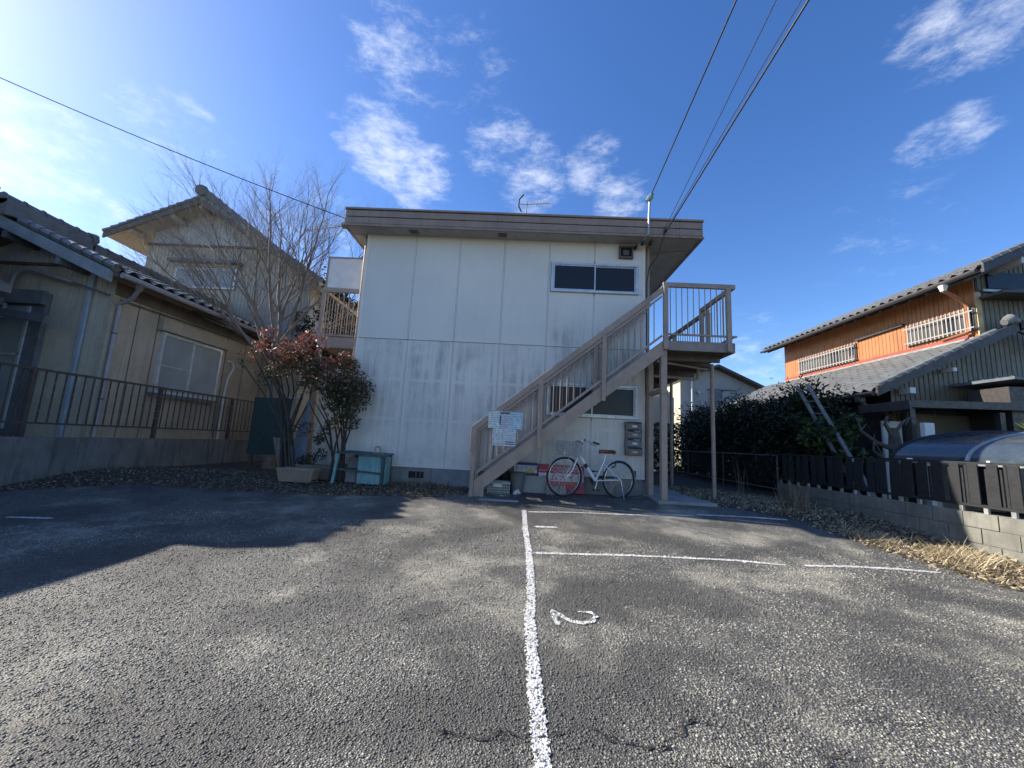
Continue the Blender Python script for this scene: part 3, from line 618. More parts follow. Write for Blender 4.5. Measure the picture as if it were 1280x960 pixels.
# side window with shutter box
w = MB().box(SX+.001, SX+.06, 8.2, 8.26, 1.6, 2.93).box(SX+.001, SX+.06, 9.86, 9.92, 1.6, 2.93).box(SX+.001, SX+.06, 8.26, 9.86, 2.86, 2.93).box(SX+.001, SX+.06, 8.26, 9.86, 1.6, 1.66).build('window', M_ALU, LH)
BX('sill', M_GREYW, w, SX+.001, SX+.11, 8.12, 9.98, 1.53, 1.598); BX('shutter_box', M_TANS, w, SX+.001, SX+.14, 8.08, 10.02, 2.935, 3.19, .01)
for a, b in ((8.262, 9.05), (9.055, 9.858)): BX('pane', M_GLASSP, w, SX+.015, SX+.03, a, b, 1.662, 2.858)
BX('meeting_stile', M_ALU, w, SX+.031, SX+.045, 9.02, 9.08, 1.66, 2.86); BX('glazing_bar', M_ALU, w, SX+.031, SX+.038, 8.262, 9.02, 2.2, 2.22)
MB().tube([(SX+.05, 10.2, .6), (SX+.05, 10.2, 1.75), (SX+.05, 10.25, 2.25), (SX+.05, 10.4, 2.55), (SX+.03, 10.35, 2.68), (SX-.02, 10.2, 2.7)], .025, 8).build('vent_pipe', M_WHITE, LH, True)
# ------------------------------------------------------------------ house out of frame to the left, whose shadow lies on the lot
NH = thing('neighbour_house', 'low tiled house beyond the left edge whose shadow crosses the lot', 'house', (-10, 2.5, 0))
BX('wall', M_TANS, NH, -12, -8.5, -1.5, 5.4, -.2, 2.9); slab('roof', M_TILEO, NH, -1.9, 5.75, [(-8.0, 2.95), (-10.2, 3.9), (-12.4, 2.95)], .12)
MB().prism([(-8.75, 2.8), (-8.75, 4.15), (-10.2, 4.7), (-12, 3.9), (-12, 2.8)], 1, 5.40, 5.86).build('front_shadow_block', M_TANS, NH); MB().prism([(-9.84, -.2), (-9.84, 5.0), (-10.9, 5.4), (-12, 4.9), (-12, -.2)], 1, 5.862, 6.38).prism([(-10.2, -.2), (-10.2, 5.3), (-10.9, 5.4), (-12, 4.9), (-12, -.2)], 1, 6.38, 6.49).build('rear_shadow_block', M_TANS, NH); MB().prism([(-10.35, 4.5), (-10.35, 5.35), (-10.95, 5.5), (-12.2, 5.0), (-12.2, 3.75)], 1, 6.492, 6.92).build('top_shadow_block', M_TILEO, NH); BX('porch_canopy', M_GREYW, NH, -12.4, -9.62, 5.3, 6.85, 2.96, 3.08); BX('porch_wall', M_TANS, NH, -12, -10.4, 5.41, 6.9, -.2, 2.95)  # gable blocks and rear roof piece added unseen to fill gaps in the shadow
ridge_cap(NH, (-10.2, -1.9, 3.88), (-10.2, 5.75, 3.88), M_TILEO)

# ------------------------------------------------------------------ two storey house behind, left
TH = thing('two_storey_house', 'two storey tan house with tiled gable roof behind the bare tree', 'house', (-10, 13, .1))
TGX, TGZ, TY = -10.45, 8.10, 12.0
def tz(x): return TGZ-(TGX-x)*.435 if x < TGX else TGZ-(x-TGX)*.625
siding('gable_siding', M_TAN, TH, 0, -12.45, -6.9, TY, -1, .1, lambda x: min(6.72, tz(x)-.06), .12, .012)
siding('gable_siding', M_PALE, TH, 0, -12.3, -8.3, TY-.006, -1, 6.78, lambda x: max(6.79, tz(x)-.12), .12, .012)
BX('gable_ledge', M_WOODD, TH, -12.45, -8.2, TY-.06, TY+.01, 6.72, 6.78); BX('body', M_TANS, TH, -12.43, -6.95, TY+.05, 19, .1, 5.6)
RT = slab('roof', M_TANS, TH, 11.42, 19.5, [(-13.35, tz(-13.35)), (TGX, TGZ), (-6.35, tz(-6.35))], .13)
slab('barge_board', M_WOODD, RT, 11.37, 11.418, [(-13.35, tz(-13.35)-.06), (TGX, TGZ-.06), (-6.35, tz(-6.35)-.06)], .16)
for x0, x1, n in ((-13.4, TGX, 12), (TGX, -6.3, 18)):
    for i in range(n):
        t0, t1 = i/n, (i+1.04)/n
        xa, xb = (x0+(x1-x0)*t0, x0+(x1-x0)*t1)
        if x0 < -11: p, q = Vector((xa, 11.45, tz(xa)+.05)), Vector((xb, 11.45, tz(min(xb, TGX))+.035))
        else: p, q = Vector((xb, 11.45, tz(xb)+.05)), Vector((xa, 11.45, tz(xa)+.035))
        MB().tube([p, q], [.088, .07], 7).build('verge_tile', M_TILEO, RT, True)
sl_ = Vector((1, 0, -.625)).normalized(); tile_roof(RT, (-6.28, 11.5, tz(-6.28)+.02), (0, 1, 0), -sl_, 29, 19, M_TILEO, single=False)
sl_ = Vector((-1, 0, -.435)).normalized(); tile_roof(RT, (-13.4, 11.5, tz(-13.4)+.02), (0, 1, 0), -sl_, 29, 13, M_TILEO, single=False)
ridge_cap(RT, (TGX, 11.4, TGZ+.06), (TGX, 19.4, TGZ+.06), M_TILEO, .26, .26); MB().tube([(TGX, 11.30, TGZ+.2), (TGX, 11.42, TGZ+.22)], [.17, .2], 9).build('ridge_end_tile', M_TILEO, RT, True)
for x in (-12.55, -11.3, TGX): MB().beam((x, 11.44, tz(x)-.28), (x, 12, tz(x)-.28), .09, .12).build('purlin_end', M_TANS, RT)
slide_window(TH, -11.35, -9.35, 5.30, 6.0, 11.965, M_GLASSP); BX('window_hood', M_GREYW, TH, -11.5, -9.2, 11.72, 11.99, 6.12, 6.2); BX('hood_face', M_TANS, TH, -11.4, -9.3, 11.9, 11.985, 6.005, 6.115)
MB().box(-8.2, -7.3, TY-.05, TY-.014, 3.4, 4.3).build('side_window', M_GLASSP, TH)
YA = thing('television_antenna', 'yagi antenna above the two storey house, seen through the bare tree', 'antenna', (-7.8, 14, 6.6))
MB().tube([(-7.8, 14, 6.3), (-7.8, 14, 8.9)], .02, 6).build('mast', M_GALV, YA); MB().tube([(-8.35, 13.6, 8.3), (-7.35, 14.5, 9.05)], .016, 6).build('boom', M_GALV, YA)
for i in range(12):
    c_ = Vector((-8.35, 13.6, 8.3)).lerp(Vector((-7.35, 14.5, 9.05)), i/11); MB().tube([c_+Vector((.1, -.16, .0)), c_-Vector((.1, -.16, 0))], .008, 5).build('element', M_GALV, YA)
MB().box(-7.42, -7.30, 14.4, 14.6, 8.98, 9.14).build('reflector', M_STEELD, YA)

# ------------------------------------------------------------------ left boundary wall and railing
LW = thing('boundary_wall', 'dark stained low concrete wall under the brown railing', 'wall', (-7.4, 8, 0))
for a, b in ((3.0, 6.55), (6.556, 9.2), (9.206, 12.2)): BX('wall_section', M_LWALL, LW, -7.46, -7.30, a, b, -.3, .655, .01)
LF = thing('metal_railing', 'brown metal railing with thin vertical bars on the left wall', 'railing', (-7.38, 8, .655))
M_RAILB = pm('brown_railing_paint', (.075, .062, .055), (.05, .042, .038), 6, .5)
MB().beam((-7.38, 3.4, 1.68), (-7.38, 11.6, 1.68), .05, .035).build('top_rail', M_RAILB, LF); MB().beam((-7.38, 3.4, .865), (-7.38, 11.6, .865), .035, .03).build('bottom_rail', M_RAILB, LF)
for y in (3.6, 5.78, 7.93, 9.98, 11.5): BX('post', M_RAILB, LF, -7.41, -7.35, y-.03, y+.03, .655, 1.66)
rb = mesh_of(MB().box(-.008, .008, -.008, .008, 0, .79), 'bar', M_RAILB)
for i in range(57):
    y = 3.7+i*.14
    if min(abs(y-p) for p in (3.6, 5.78, 7.93, 9.98, 11.5)) > .05: inst('bar', rb, LF, (-7.38, y, .88))
for z in (1.05, 1.2, 1.35, 1.5): MB().tube([(-7.35, 5.8, z), (-7.35, 11.4, z)], .0025, 4).build('wire', M_GALV, LF)  # thin rods standing in for faint horizontal reflections along the railing

# ------------------------------------------------------------------ right house
M_ORANGE = pm('orange_siding', (.42, .165, .055), (.34, .13, .045), 1.5, .55, streak=.35, fine=.2); M_OLIVE = pm('olive_grey_siding', (.165, .155, .115), (.13, .122, .092), 2.2, .55, streak=.2)
M_BROWN = pm('dark_brown_trim', (.055, .047, .045), (.04, .035, .034), 4, .45); M_ORPIPE = pm('orange_brown_pipe', (.38, .15, .06), (.30, .12, .05), 5, .45); M_REDFL = pm('red_flashing', (.32, .07, .045), (.24, .06, .04), 6, .5)
RH = thing('orange_house', 'two storey house with orange upper wall and grey tiled roofs', 'house', (11, 12, 0))
OX, OY0, OY1 = 10.6, 9.25, 16.1
siding('orange_siding', M_ORANGE, RH, 1, OY0+.12, OY1, OX, -1, 3.8, 5.5, .118, .012, .12)
def lz(x): return 2.52+.507*(x-7.9)
def uz(x): return 5.34+.48*(x-10.0)
siding('gable_siding', M_OLIVE, RH, 0, 8.45, 14.5, OY0, -1, .0, lambda x: (lz(x)-.10 if x < OX else min(uz(x)-.12, 7.6)), .112, .02, .22)
BX('corner_board', pm('cream_corner', (.55, .42, .22), None, 5, .5), RH, OX-.02, OX+.10, OY0-.03, OY0+.0, 3.9, 5.05); BX('corner_fill', M_ORANGE, RH, OX-.004, OX+.018, OY0+.002, OY0+.118, 3.8, 5.5)
BX('side_wall', M_BROWN, RH, 8.45, 8.55, OY0+.03, OY1, -.1, 2.55); BX('inner_wall', M_BROWN, RH, OX+.02, OX+.1, OY0+.02, OY1, 2.5, 5.50)
RLo = MB().prism([(7.9, 2.52-.02), (OX, lz(OX)-.02), (OX, lz(OX)-.13), (7.9, 2.52-.13)], 1, 8.97, 17.2).build('lower_roof', M_BROWN, RH)
ul = Vector((1, 0, .507)).normalized(); tile_roof(RLo, (7.84, 17.2, 2.50), (0, -1, 0), ul, 31, 13, M_TILE, near=(5, 8, 2))
MB().prism([(7.86, 2.40), (7.86, 2.62), (11.2, lz(11.2)+.10), (11.2, lz(11.2)-.12)], 1, 8.90, 8.965).build('barge_board', M_BROWN, RLo)
for i in range(13):
    p = Vector((7.9, 8.97, 2.62))+ul*(i*.235); MB().tube([p, p+ul*.05, p+ul*.26], [.085, .078, .066], 8).build('verge_tile', M_TILE, RLo, True)
for i in range(12):     # second raised row of tiles near the verge
    p = Vector((7.95, 9.32, 2.60))+ul*(i*.235); MB().tube([p, p+ul*.24], [.06, .052], 7).build('cover_tile', M_TILE, RLo, True)
MB().tube([(10.8, 8.92, lz(10.8)+.22), (10.95, 8.94, lz(10.8)+.30), (11.15, 8.96, lz(10.8)+.26)], [.07, .13, .08], 9).build('ridge_end_tile', M_TILE, RLo, True); MB().tube([(11.15, 8.95, lz(11)+.1), (11.4, 8.95, lz(11)+.06)], [.12, .08], 9).build('ridge_tile', M_TILE, RLo, True)
MB().prism([(11.1, lz(11.1)+.1), (11.1, lz(11.1)-.13), (12.3, lz(11.1)-.65), (12.3, lz(11.1)-.42)], 1, 8.90, 8.965).build('barge_board', M_BROWN, RLo)
BX('flashing', M_REDFL, RLo, OX-.05, OX-.016, OY0+.1, OY1, lz(OX)+.06, lz(OX)+.17); BX('mortar_strip', M_CONC, RLo, OX-.09, OX-.052, OY0, OY1, lz(OX)+.01, lz(OX)+.075)
BX('purlin_end', M_WHITE, RLo, 8.62, 8.74, 8.96, 9.23, 2.50, 2.63); BX('purlin_end', M_WHITE, RLo, 9.62, 9.7, 8.97, 9.23, 3.05, 3.13)
MB().tube([(7.80, 8.95, 2.45), (7.80, 17.2, 2.47)], .05, 8).build('gutter', M_BROWN, RLo, True)
MB().tube([(7.82, 9.35, 2.43), (7.82, 9.35, 2.30), (8.05, 9.3, 2.16), (8.36, 9.22, 2.02), (8.40, 9.2, 1.92), (8.40, 9.2, 0)], .04, 10).build('downpipe', pm('brown_pipe', (.15, .085, .06), None, 5, .45), RH, True)
MB().box(7.75, 7.90, 9.27, 9.42, 2.28, 2.42).build('rain_head', M_BROWN, RH, bevel=.02)
# upper roof
RU = MB().prism([(10.0, 5.30), (14.5, 5.30+.48*4.5), (14.5, 5.18+.48*4.5), (10.0, 5.18)], 1, 8.55, 16.5).build('upper_roof', M_BROWN, RH)
uu = Vector((1, 0, .48)).normalized(); tile_roof(RU, (9.93, 16.5, 5.28), (0, -1, 0), uu, 30, 18, M_TILE, single=False)
MB().prism([(9.98, 5.20), (9.98, 5.36), (14.5, uz(14.5)+.02), (14.5, uz(14.5)-.2)], 1, 8.47, 8.545).build('barge_board', M_BROWN, RU)
for i in range(16):
    p = Vector((9.98, 8.56, 5.40))+uu*(i*.235); MB().tube([p, p+uu*.05, p+uu*.26], [.085, .078, .066], 8).build('verge_tile', M_TILE, RU, True)
MB().tube([(9.90, 8.55, 5.25), (9.90, 16.5, 5.22)], .048, 8).build('gutter', M_BROWN, RU, True)
for i in range(18): MB().beam((10.0, 8.9+i*.43, 5.16), (10.62, 8.9+i*.43, 5.44), .05, .06).build('rafter_end', M_BROWN, RU)
BX('purlin_end', M_WHITE, RU, 10.92, 11.04, 8.56, 9.2, 5.48, 5.62)
MB().tube([(9.92, 9.28, 5.19), (9.92, 9.28, 5.05)], [.09, .05], 8).build('rain_head', M_WHITE, RH, True)
MB().tube([(9.92, 9.28, 5.06), (10.2, 9.32, 4.96), (10.46, 9.36, 4.83), (10.52, 9.37, 4.75), (10.52, 9.37, 4.12), (10.45, 9.42, 4.07), (10.1, 9.6, 3.92)], .042, 10).build('downpipe', M_ORPIPE, RH, True)
M_GRILLE = pm('taupe_grille', (.36, .32, .29), (.28, .25, .225), 8, .5)
M_GLASSM = m_glass('grey_curtained_glass', (.15, .15, .14), .2, .5)
def grille(y0, y1, z0, z1, n):
    w = BX('window', M_GLASSM, RH, OX-.03, OX-.013, y0, y1, z0, z1); BX('frame', M_BROWN, w, OX-.035, OX-.031, y0-.04, y0, z0-.03, z1+.03); BX('frame', M_BROWN, w, OX-.035, OX-.031, y1, y1+.04, z0-.03, z1+.03)
    BX('dark_pane', M_GLASSK, w, OX-.034, OX-.0305, y0+.25*(y1-y0), y0+.42*(y1-y0), z0+.04, z1-.04); BX('dark_pane', M_GLASSK, w, OX-.034, OX-.0305, y0+.03*(y1-y0), y0+.12*(y1-y0), z0+.2, z1-.04)
    for z in (z0+.05, z1-.09): BX('grille_rail', M_GRILLE, w, OX-.125, OX-.105, y0-.05, y1+.05, z-.014, z+.014)
    g = mesh_of(MB().box(-.012, .012, -.014, .014, z0-.02, z1+.02), 'grille_bar', M_GRILLE)
    for i in range(n): inst('grille_bar', g, w, (OX-.115, y0+(y1-y0)*(i+.3)/n, 0))
    for y in (y0-.04, y1+.04): BX('grille_bracket', M_GALV, w, OX-.104, OX-.014, y-.01, y+.01, z0+.03, z0+.06)
grille(9.28, 10.9, 4.14, 4.68, 16); grille(12.65, 15.2, 4.10, 4.66, 20)
MB().beam((OX-.05, 11.0, 4.78), (OX-.05, 12.6, 4.74), .06, .05).build('hand_bar', M_BROWN, RH)
BX('gable_window', M_GLASSK, RH, 10.9, 12.5, OY0-.04, OY0-.021, 5.15, 5.55); BX('gable_window_sill', M_GALV, RH, 10.72, 12.5, OY0-.08, OY0-.021, 5.05, 5.11)
MB().prism([(10.66, 4.86), (10.66, 4.92), (12.4, 5.02), (12.4, 4.90)], 1, 8.75, OY0-.022).build('window_hood', M_BROWN, RH)
# lean-to under the gable
MB().prism([(7.75, 2.06), (7.75, 2.20), (11, 2.28), (11, 2.12)], 1, 8.05, 8.12).build('lean_to_fascia', M_BROWN, RH)
MB().prism([(7.75, 2.10), (7.75, 2.13), (11, 2.23), (11, 2.20)], 1, 8.121, OY0-.03).build('lean_to_roof', M_BROWN, RH); BX('lean_to_end', M_BROWN, RH, 7.70, 7.749, 8.05, OY0, 2.02, 2.2)
BX('lean_to_wall', M_OLIVE, RH, 8.6, 11, 9.0, 9.2, 0, 2.05); BX('lean_to_door', M_PALE, RH, 7.95, 8.35, 8.95, 9.0, 0, 1.85); BX('lean_to_rail', M_PALE, RH, 8.0, 10.3, 8.3, 8.33, 1.40, 1.46)
for x in (7.85, 9.6): BX('lean_to_post', M_BROWN, RH, x-.05, x+.05, 8.15, 8.25, -.1, 2.05)
AN = MB().prism([(9.75, 2.72), (9.75, 2.78), (13, 2.62), (13, 2.56)], 1, 8.0, 9.2).build('annex_roof', pm('blue_grey_metal', (.12, .15, .17), (.09, .11, .13), 4, .4), RH)
for i in range(5): MB().beam((9.76, 8.05+i*.25, 2.79), (13, 8.05+i*.25, 2.63), .025, .03).build('standing_seam', M_BROWN, AN)
BX('annex_wall', M_BROWN, RH, 9.85, 12, 8.2, 8.95, .2, 2.6)

# ------------------------------------------------------------------ right boundary: blocks, fences
BW = thing('block_wall', 'low grey concrete block wall under the black slatted fence', 'wall', (6, 6.5, 0))
BX('mortar_bed', M_MORTAR, BW, 5.95, 6.05, 2.4, 9.50, -.35, .355)
blk = mesh_of(MB().box(-.0625, .0625, -.194, .194, -.0905, .0905), 'concrete_block', M_BLOCK)
for r_ in range(3):
    for i in range(18):
        y = 2.62+i*.40+(.2 if r_ % 2 else 0)
        if y < 9.4: inst('concrete_block', blk, BW, (6.0+RNG.normal()*.0015, y, -.115+r_*.193))
M_FENCE = pm('charcoal_fence_paint', (.016, .017, .019), (.012, .013, .014), 5, .75)
SF = thing('slatted_fence', 'charcoal fence of upright metal slats on the low block wall', 'fence', (6, 6.5, .36))
MB().beam((6.0, 2.5, 1.0), (6.0, 9.48, 1.0), .045, .028).build('top_rail', M_FENCE, SF); MB().beam((6.0, 2.5, .455), (6.0, 9.48, .455), .045, .035).build('bottom_rail', M_FENCE, SF)
slat = mesh_of(MB().box(-.008, .008, -.06, .06, .475, .985), 'slat', M_FENCE); thin = mesh_of(MB().box(-.008, .008, -.016, .016, .475, .985), 'thin_slat', M_FENCE); half = mesh_of(MB().box(-.008, .008, -.012, .012, .475, .93), 'thin_slat', M_FENCE)
for i in range(31):
    y = 2.6+i*.222; inst('slat', slat, SF, (5.985, y, 0)); inst('thin_slat', thin if i % 2 else half, SF, (6.0, y+(.095 if i % 2 else .085), 0))
    if i % 2: inst('thin_slat', half, SF, (6.0, y+.14, 0))
for i in range(24): BX('foot', M_GALV if i % 4 == 0 else M_CONC, SF, 5.985, 6.015, 2.75+i*.29, 2.80+i*.29, .362, .437)
for y in (6.34, 5.28, 4.2): BX('rail_clip', M_WHITE, SF, 5.965, 6.02, y-.02, y+.02, 1.015, 1.035)
CF = thing('chain_link_fence', 'dark chain link fence panel beside the corridor columns', 'fence', (6, 11, 0))
for y in (9.56, 12.05, 14.5, 17): MB().tube([(6.0, y, -.05), (6.0, y, .99)], .02, 8).build('post', M_STEELD, CF)
for z in (.20, .97): MB().tube([(6.0, 9.56, z), (6.0, 17, z)], .016, 6).build('rail', M_STEELD, CF)
net = MB(); 
for i in range(-13, 124):
    for s_ in (1, -1):
        y0 = 9.6+i*.06; a = (6.0, y0, .21) if s_ > 0 else (6.0, y0, .96); b = (6.0, y0+.75, .96) if s_ > 0 else (6.0, y0+.75, .21)
        ya, yb = max(9.58, y0), min(16.98, y0+.75)
        if yb-ya < .03: continue
        f_ = lambda y: a[2]+(b[2]-a[2])*(y-y0)/.75
        net.tube([(6.0+.003*s_, ya, f_(ya)), (6.0+.003*s_, yb, f_(yb))], .0022, 3, cap=False)
net.build('wire_mesh', M_FENCE, CF)['kind'] = 'stuff'

# ------------------------------------------------------------------ foliage
def m_leaf(name, a, b, rough=.5):
    k = NT(name); c = k.mix(k.ramp(k.noise(7, 4), .3, .7), a, b); k.set('Base Color', c); k.set('Roughness', rough)
    k.set('Subsurface Weight', 0.0); tr = k.n('ShaderNodeBsdfTranslucent'); k.l(c, tr.inputs[0]); mx_ = k.n('ShaderNodeMixShader'); mx_.inputs[0].default_value = .25
    k.l(k.b.outputs[0], mx_.inputs[1]); k.l(tr.outputs[0], mx_.inputs[2]); k.l(mx_.outputs[0], k.t.nodes['Material Output'].inputs[0]); return k.m
LG = [m_leaf('deep_green_leaf', (.014, .026, .011), (.009, .017, .008)), m_leaf('mid_green_leaf', (.055, .085, .028), (.035, .06, .02)), m_leaf('olive_leaf', (.085, .085, .035), (.06, .06, .026))]
LR = [m_leaf('red_leaf', (.36, .085, .07), (.26, .06, .05)), m_leaf('pink_leaf', (.40, .22, .17), (.30, .15, .115)), m_leaf('bronze_leaf', (.18, .10, .05), (.12, .075, .04)), m_leaf('nandina_green_leaf', (.06, .075, .035), (.04, .055, .025))]
LB = [m_leaf('brown_dead_leaf', (.16, .10, .06), (.10, .065, .04), .8), m_leaf('tan_dead_leaf', (.32, .23, .14), (.22, .155, .095), .8), m_leaf('grey_dead_leaf', (.16, .13, .10), (.10, .085, .07), .8)]
LY = [m_leaf('straw', (.64, .54, .34), (.50, .41, .25), .7), m_leaf('dry_straw', (.42, .34, .205), (.29, .23, .14), .7)]
M_BARK = pm('grey_bark', (.23, .195, .16), (.15, .125, .10), 9, .9, bump=.4, bsc=60); M_STEM = pm('dark_stem', (.07, .055, .045), (.045, .036, .03), 12, .85)
def leaves(name, parent, C, size, mats, pick=None, asp=.45, flat=.0, kind=None, jit=.35, dirs=None):
    """C: n x 3 leaf centres; each leaf two folded triangles pairs"""
    C = np.asarray(C, float); n = len(C); d = RNG.normal(size=(n, 3)) if dirs is None else np.asarray(dirs)+RNG.normal(size=(n, 3))*.3; d[:, 2] *= (1-flat); d /= np.linalg.norm(d, axis=1)[:, None]
    a = RNG.normal(size=(n, 3)); a[:, 2] *= (1-flat*.9); s_ = np.cross(d, a); s_ /= np.linalg.norm(s_, axis=1)[:, None]
    if flat: s_[:, 2] *= (1-flat); s_ /= np.linalg.norm(s_, axis=1)[:, None]
    nn = np.cross(d, s_); L_ = size*(1+RNG.uniform(-jit, jit, n))[:, None]
    tip, base = C+d*L_/2, C-d*L_/2; l, r = C+s_*L_*asp/2+nn*L_*.08, C-s_*L_*asp/2+nn*L_*.08
    V = np.stack([base, r, tip, l], 1).reshape(-1, 3)-np.array(OFF[parent.name] if parent else (0, 0, 0))
    F = np.arange(n*4).reshape(n, 4); tri = np.concatenate([F[:, [0, 1, 2]], F[:, [0, 2, 3]]])
    me = bpy.data.meshes.new(name); me.vertices.add(len(V)); me.vertices.foreach_set('co', V.ravel()); me.loops.add(len(tri)*3); me.loops.foreach_set('vertex_index', tri.ravel().astype(np.int32))
    me.polygons.add(len(tri)); me.polygons.foreach_set('loop_start', np.arange(len(tri), dtype=np.int32)*3); me.polygons.foreach_set('loop_total', np.full(len(tri), 3, np.int32))
    for q in mats: me.materials.append(q)
    mi = (RNG.integers(0, len(mats), n) if pick is None else pick).astype(np.int32); me.polygons.foreach_set('material_index', np.concatenate([mi, mi])); me.update(calc_edges=True)
    o = bpy.data.objects.new(name, me); COL.objects.link(o); o.parent = parent; OFF[o.name] = OFF[parent.name] if parent else Vector((0, 0, 0))
    if kind: o['kind'] = kind
    return o
def clumpy(n, cl, spread, rng=RNG):
    """n points gathered round clump centres cl (list of (x,y,z,r))"""
    cl = np.array(cl); i = rng.integers(0, len(cl), n); p = rng.normal(size=(n, 3)); p /= np.linalg.norm(p, axis=1)[:, None]; rr = rng.uniform(.25, 1, n)**.6
    return cl[i, :3]+p*(cl[i, 3]*rr)[:, None]*spread
# bare tree
def grow(mb, p, d, ln, r, lev, bias, tips):
    pts = [p]; rs = [r]; n = 5 if lev < 3 else 4; q = p.copy(); dd = d.copy()
    for i in range(n):
        dd = (dd+Vector(RNG.normal(size=3))*(.085+.02*lev)+Vector((0, 0, .035))+bias*.03).normalized(); q = q+dd*(ln/n); pts.append(q.copy()); rs.append(r*(1-.55*(i+1)/n))
    mb.tube(pts, rs, 7 if lev < 2 else 4 if lev < 3 else 3, cap=False)
    if lev >= 4: tips.append(q); return
    k = [5, 5, 5, 4][lev]
    for j in range(k):
        t = .35+.65*(j+RNG.uniform(0, .8))/k; i = min(n-1, int(t*n)); b = pts[i].lerp(pts[i+1], t*n-i); ax = Vector(RNG.normal(size=3)); ax = (ax-dd*ax.dot(dd)).normalized()
        nd = (dd*(1.0)+ax*RNG.uniform(.35, .75)+Vector((0, 0, .12))).normalized(); grow(mb, b, nd, ln*RNG.uniform(.48, .68), rs[i]*RNG.uniform(.42, .6), lev+1, bias, tips)
    grow(mb, q, dd, ln*.55, rs[-1], lev+1, bias, tips)
BT = thing('bare_tree', 'leafless tree with fanning twigs in front of the two storey house', 'tree', (-5.75, 9.2, .1))
tk = MB(); tk.tube([(-5.72, 9.2, -.1), (-5.78, 9.2, 1.0), (-5.84, 9.2, 2.0), (-5.95, 9.2, 3.0)], [.15, .12, .11, .10], 9); tk.build('trunk', M_BARK, BT, True)
br = MB(); tips = []
for (dx, dy, dz, ln, r) in ((-.52, .0, .85, 2.5, .05), (-.28, .25, 1, 2.7, .055), (-1.0, .1, .6, 2.7, .042), (-.95, -.2, .75, 2.6, .04), (-.05, -.2, 1, 2.8, .055), (.22, .1, 1, 2.6, .05), (.5, -.1, .8, 2.3, .042), (.7, .1, .75, 1.9, .036), (-.40, -.3, .9, 2.5, .045), (.05, .3, 1, 2.4, .045), (-.7, -.2, .8, 2.3, .04)):
    b0 = Vector((-5.93+RNG.normal()*.04, 9.2+RNG.normal()*.04, 2.5+RNG.uniform(-.2, .45))); grow(br, b0, Vector((dx, dy, dz)).normalized(), ln*1.0, r, 0, Vector((dx, dy, .2)), tips)
br.build('branches', M_BARK, BT)['kind'] = 'stuff'
# dark evergreen behind the balcony
EG = thing('evergreen_tree', 'dark green leafy tree behind the left balcony', 'tree', (-5.6, 11.3, .1))
MB().tube([(-5.6, 11.3, 0), (-5.55, 11.3, 3.5)], [.12, .07], 8).build('trunk', M_BARK, EG, True)
cl = [(-5.5+RNG.normal()*.55, 11.3+RNG.normal()*.45, 3.7+RNG.normal()*.75, .38) for _ in range(26)]
leaves('crown', EG, clumpy(6500, cl, 1), .13, LG, RNG.choice(3, 6500, p=[.65, .28, .07]), .4)
# nandinas: red topped and bronze
def nandina(name, label, stems, clumps, n, top, size=.075):
    t = thing(name, label, 'shrub', (stems[0][0][0], stems[0][0][1], .2)); sm = MB()
    for st in stems: sm.tube(st, [.022, .018, .014, .009][:len(st)], 6)
    sm.build('stems', M_STEM, t, True)['kind'] = 'stuff'
    P = clumpy(n, clumps, 1.); z = P[:, 2]; pr = np.clip((z-top[0])/(top[1]-top[0]), 0, 1)+RNG.normal(size=n)*.22
    pick = np.where(pr > .88, RNG.choice([0, 1], n, p=[.4, .6]), np.where(pr > .6, RNG.choice([0, 1, 2], n, p=[.30, .25, .45]), np.where(pr > .3, RNG.choice([2, 3, 0], n, p=[.55, .37, .08]), RNG.choice([2, 3], n, p=[.3, .7]))))
    leaves('crown', t, P, size, LR, pick, .34, .25, jit=.6); return t
def stem(x0, y0, z0, x1, y1, z1): return [(x0, y0, z0), (x0+(x1-x0)*.2+RNG.normal()*.02, y0, z0+(z1-z0)*.35), (x0+(x1-x0)*.55+RNG.normal()*.03, y1, z0+(z1-z0)*.7), (x1, y1, z1)]
st1 = [stem(-4.2+RNG.uniform(-.16, .16), 7.32+RNG.uniform(-.06, .06), .25, -4.45+RNG.uniform(-.75, .45), 7.4+RNG.uniform(-.3, .3), 2.1+RNG.uniform(-.2, .6)) for _ in range(12)]
c1 = [(-4.5+RNG.uniform(-.95, .5), 7.4+RNG.uniform(-.4, .4), 2.5+RNG.uniform(-.35, .25), .17) for _ in range(26)]+[(-4.25+RNG.uniform(-.5, .5), 7.4+RNG.uniform(-.3, .3), 2.15+RNG.uniform(-.25, .3), .2) for _ in range(18)]
nandina('red_nandina', 'tall red leaved shrub growing from the clay planter', st1, c1, 3300, (1.75, 2.75))
st2 = [stem(-3.28+RNG.uniform(-.16, .12), 7.30+RNG.uniform(-.05, .05), .12, -3.5+RNG.uniform(-.5, .45), 7.3+RNG.uniform(-.2, .2), 1.6+RNG.uniform(-.3, .6)) for _ in range(11)]
c2 = [(-3.45+RNG.normal()*.27, 7.28+RNG.uniform(-.22, .22), 1.75+RNG.normal()*.27, .20) for _ in range(40)]+[(-3.62+RNG.uniform(-.45, .45), 7.3, 2.28+RNG.uniform(-.1, .1), .18) for _ in range(10)]+[(-3.2+RNG.normal()*.14, 7.2+RNG.uniform(-.15, .15), 1.35+RNG.uniform(-.4, .5), .15) for _ in range(12)]+[(-3.58, 7.25, .95, .13), (-3.63, 7.2, .82, .1), (-3.45, 7.25, 1.1, .14)]
nandina('bronze_nandina', 'bushy bronze green shrub against the left corner of the white wall', st2, c2, 5600, (1.5, 3.0), .07)
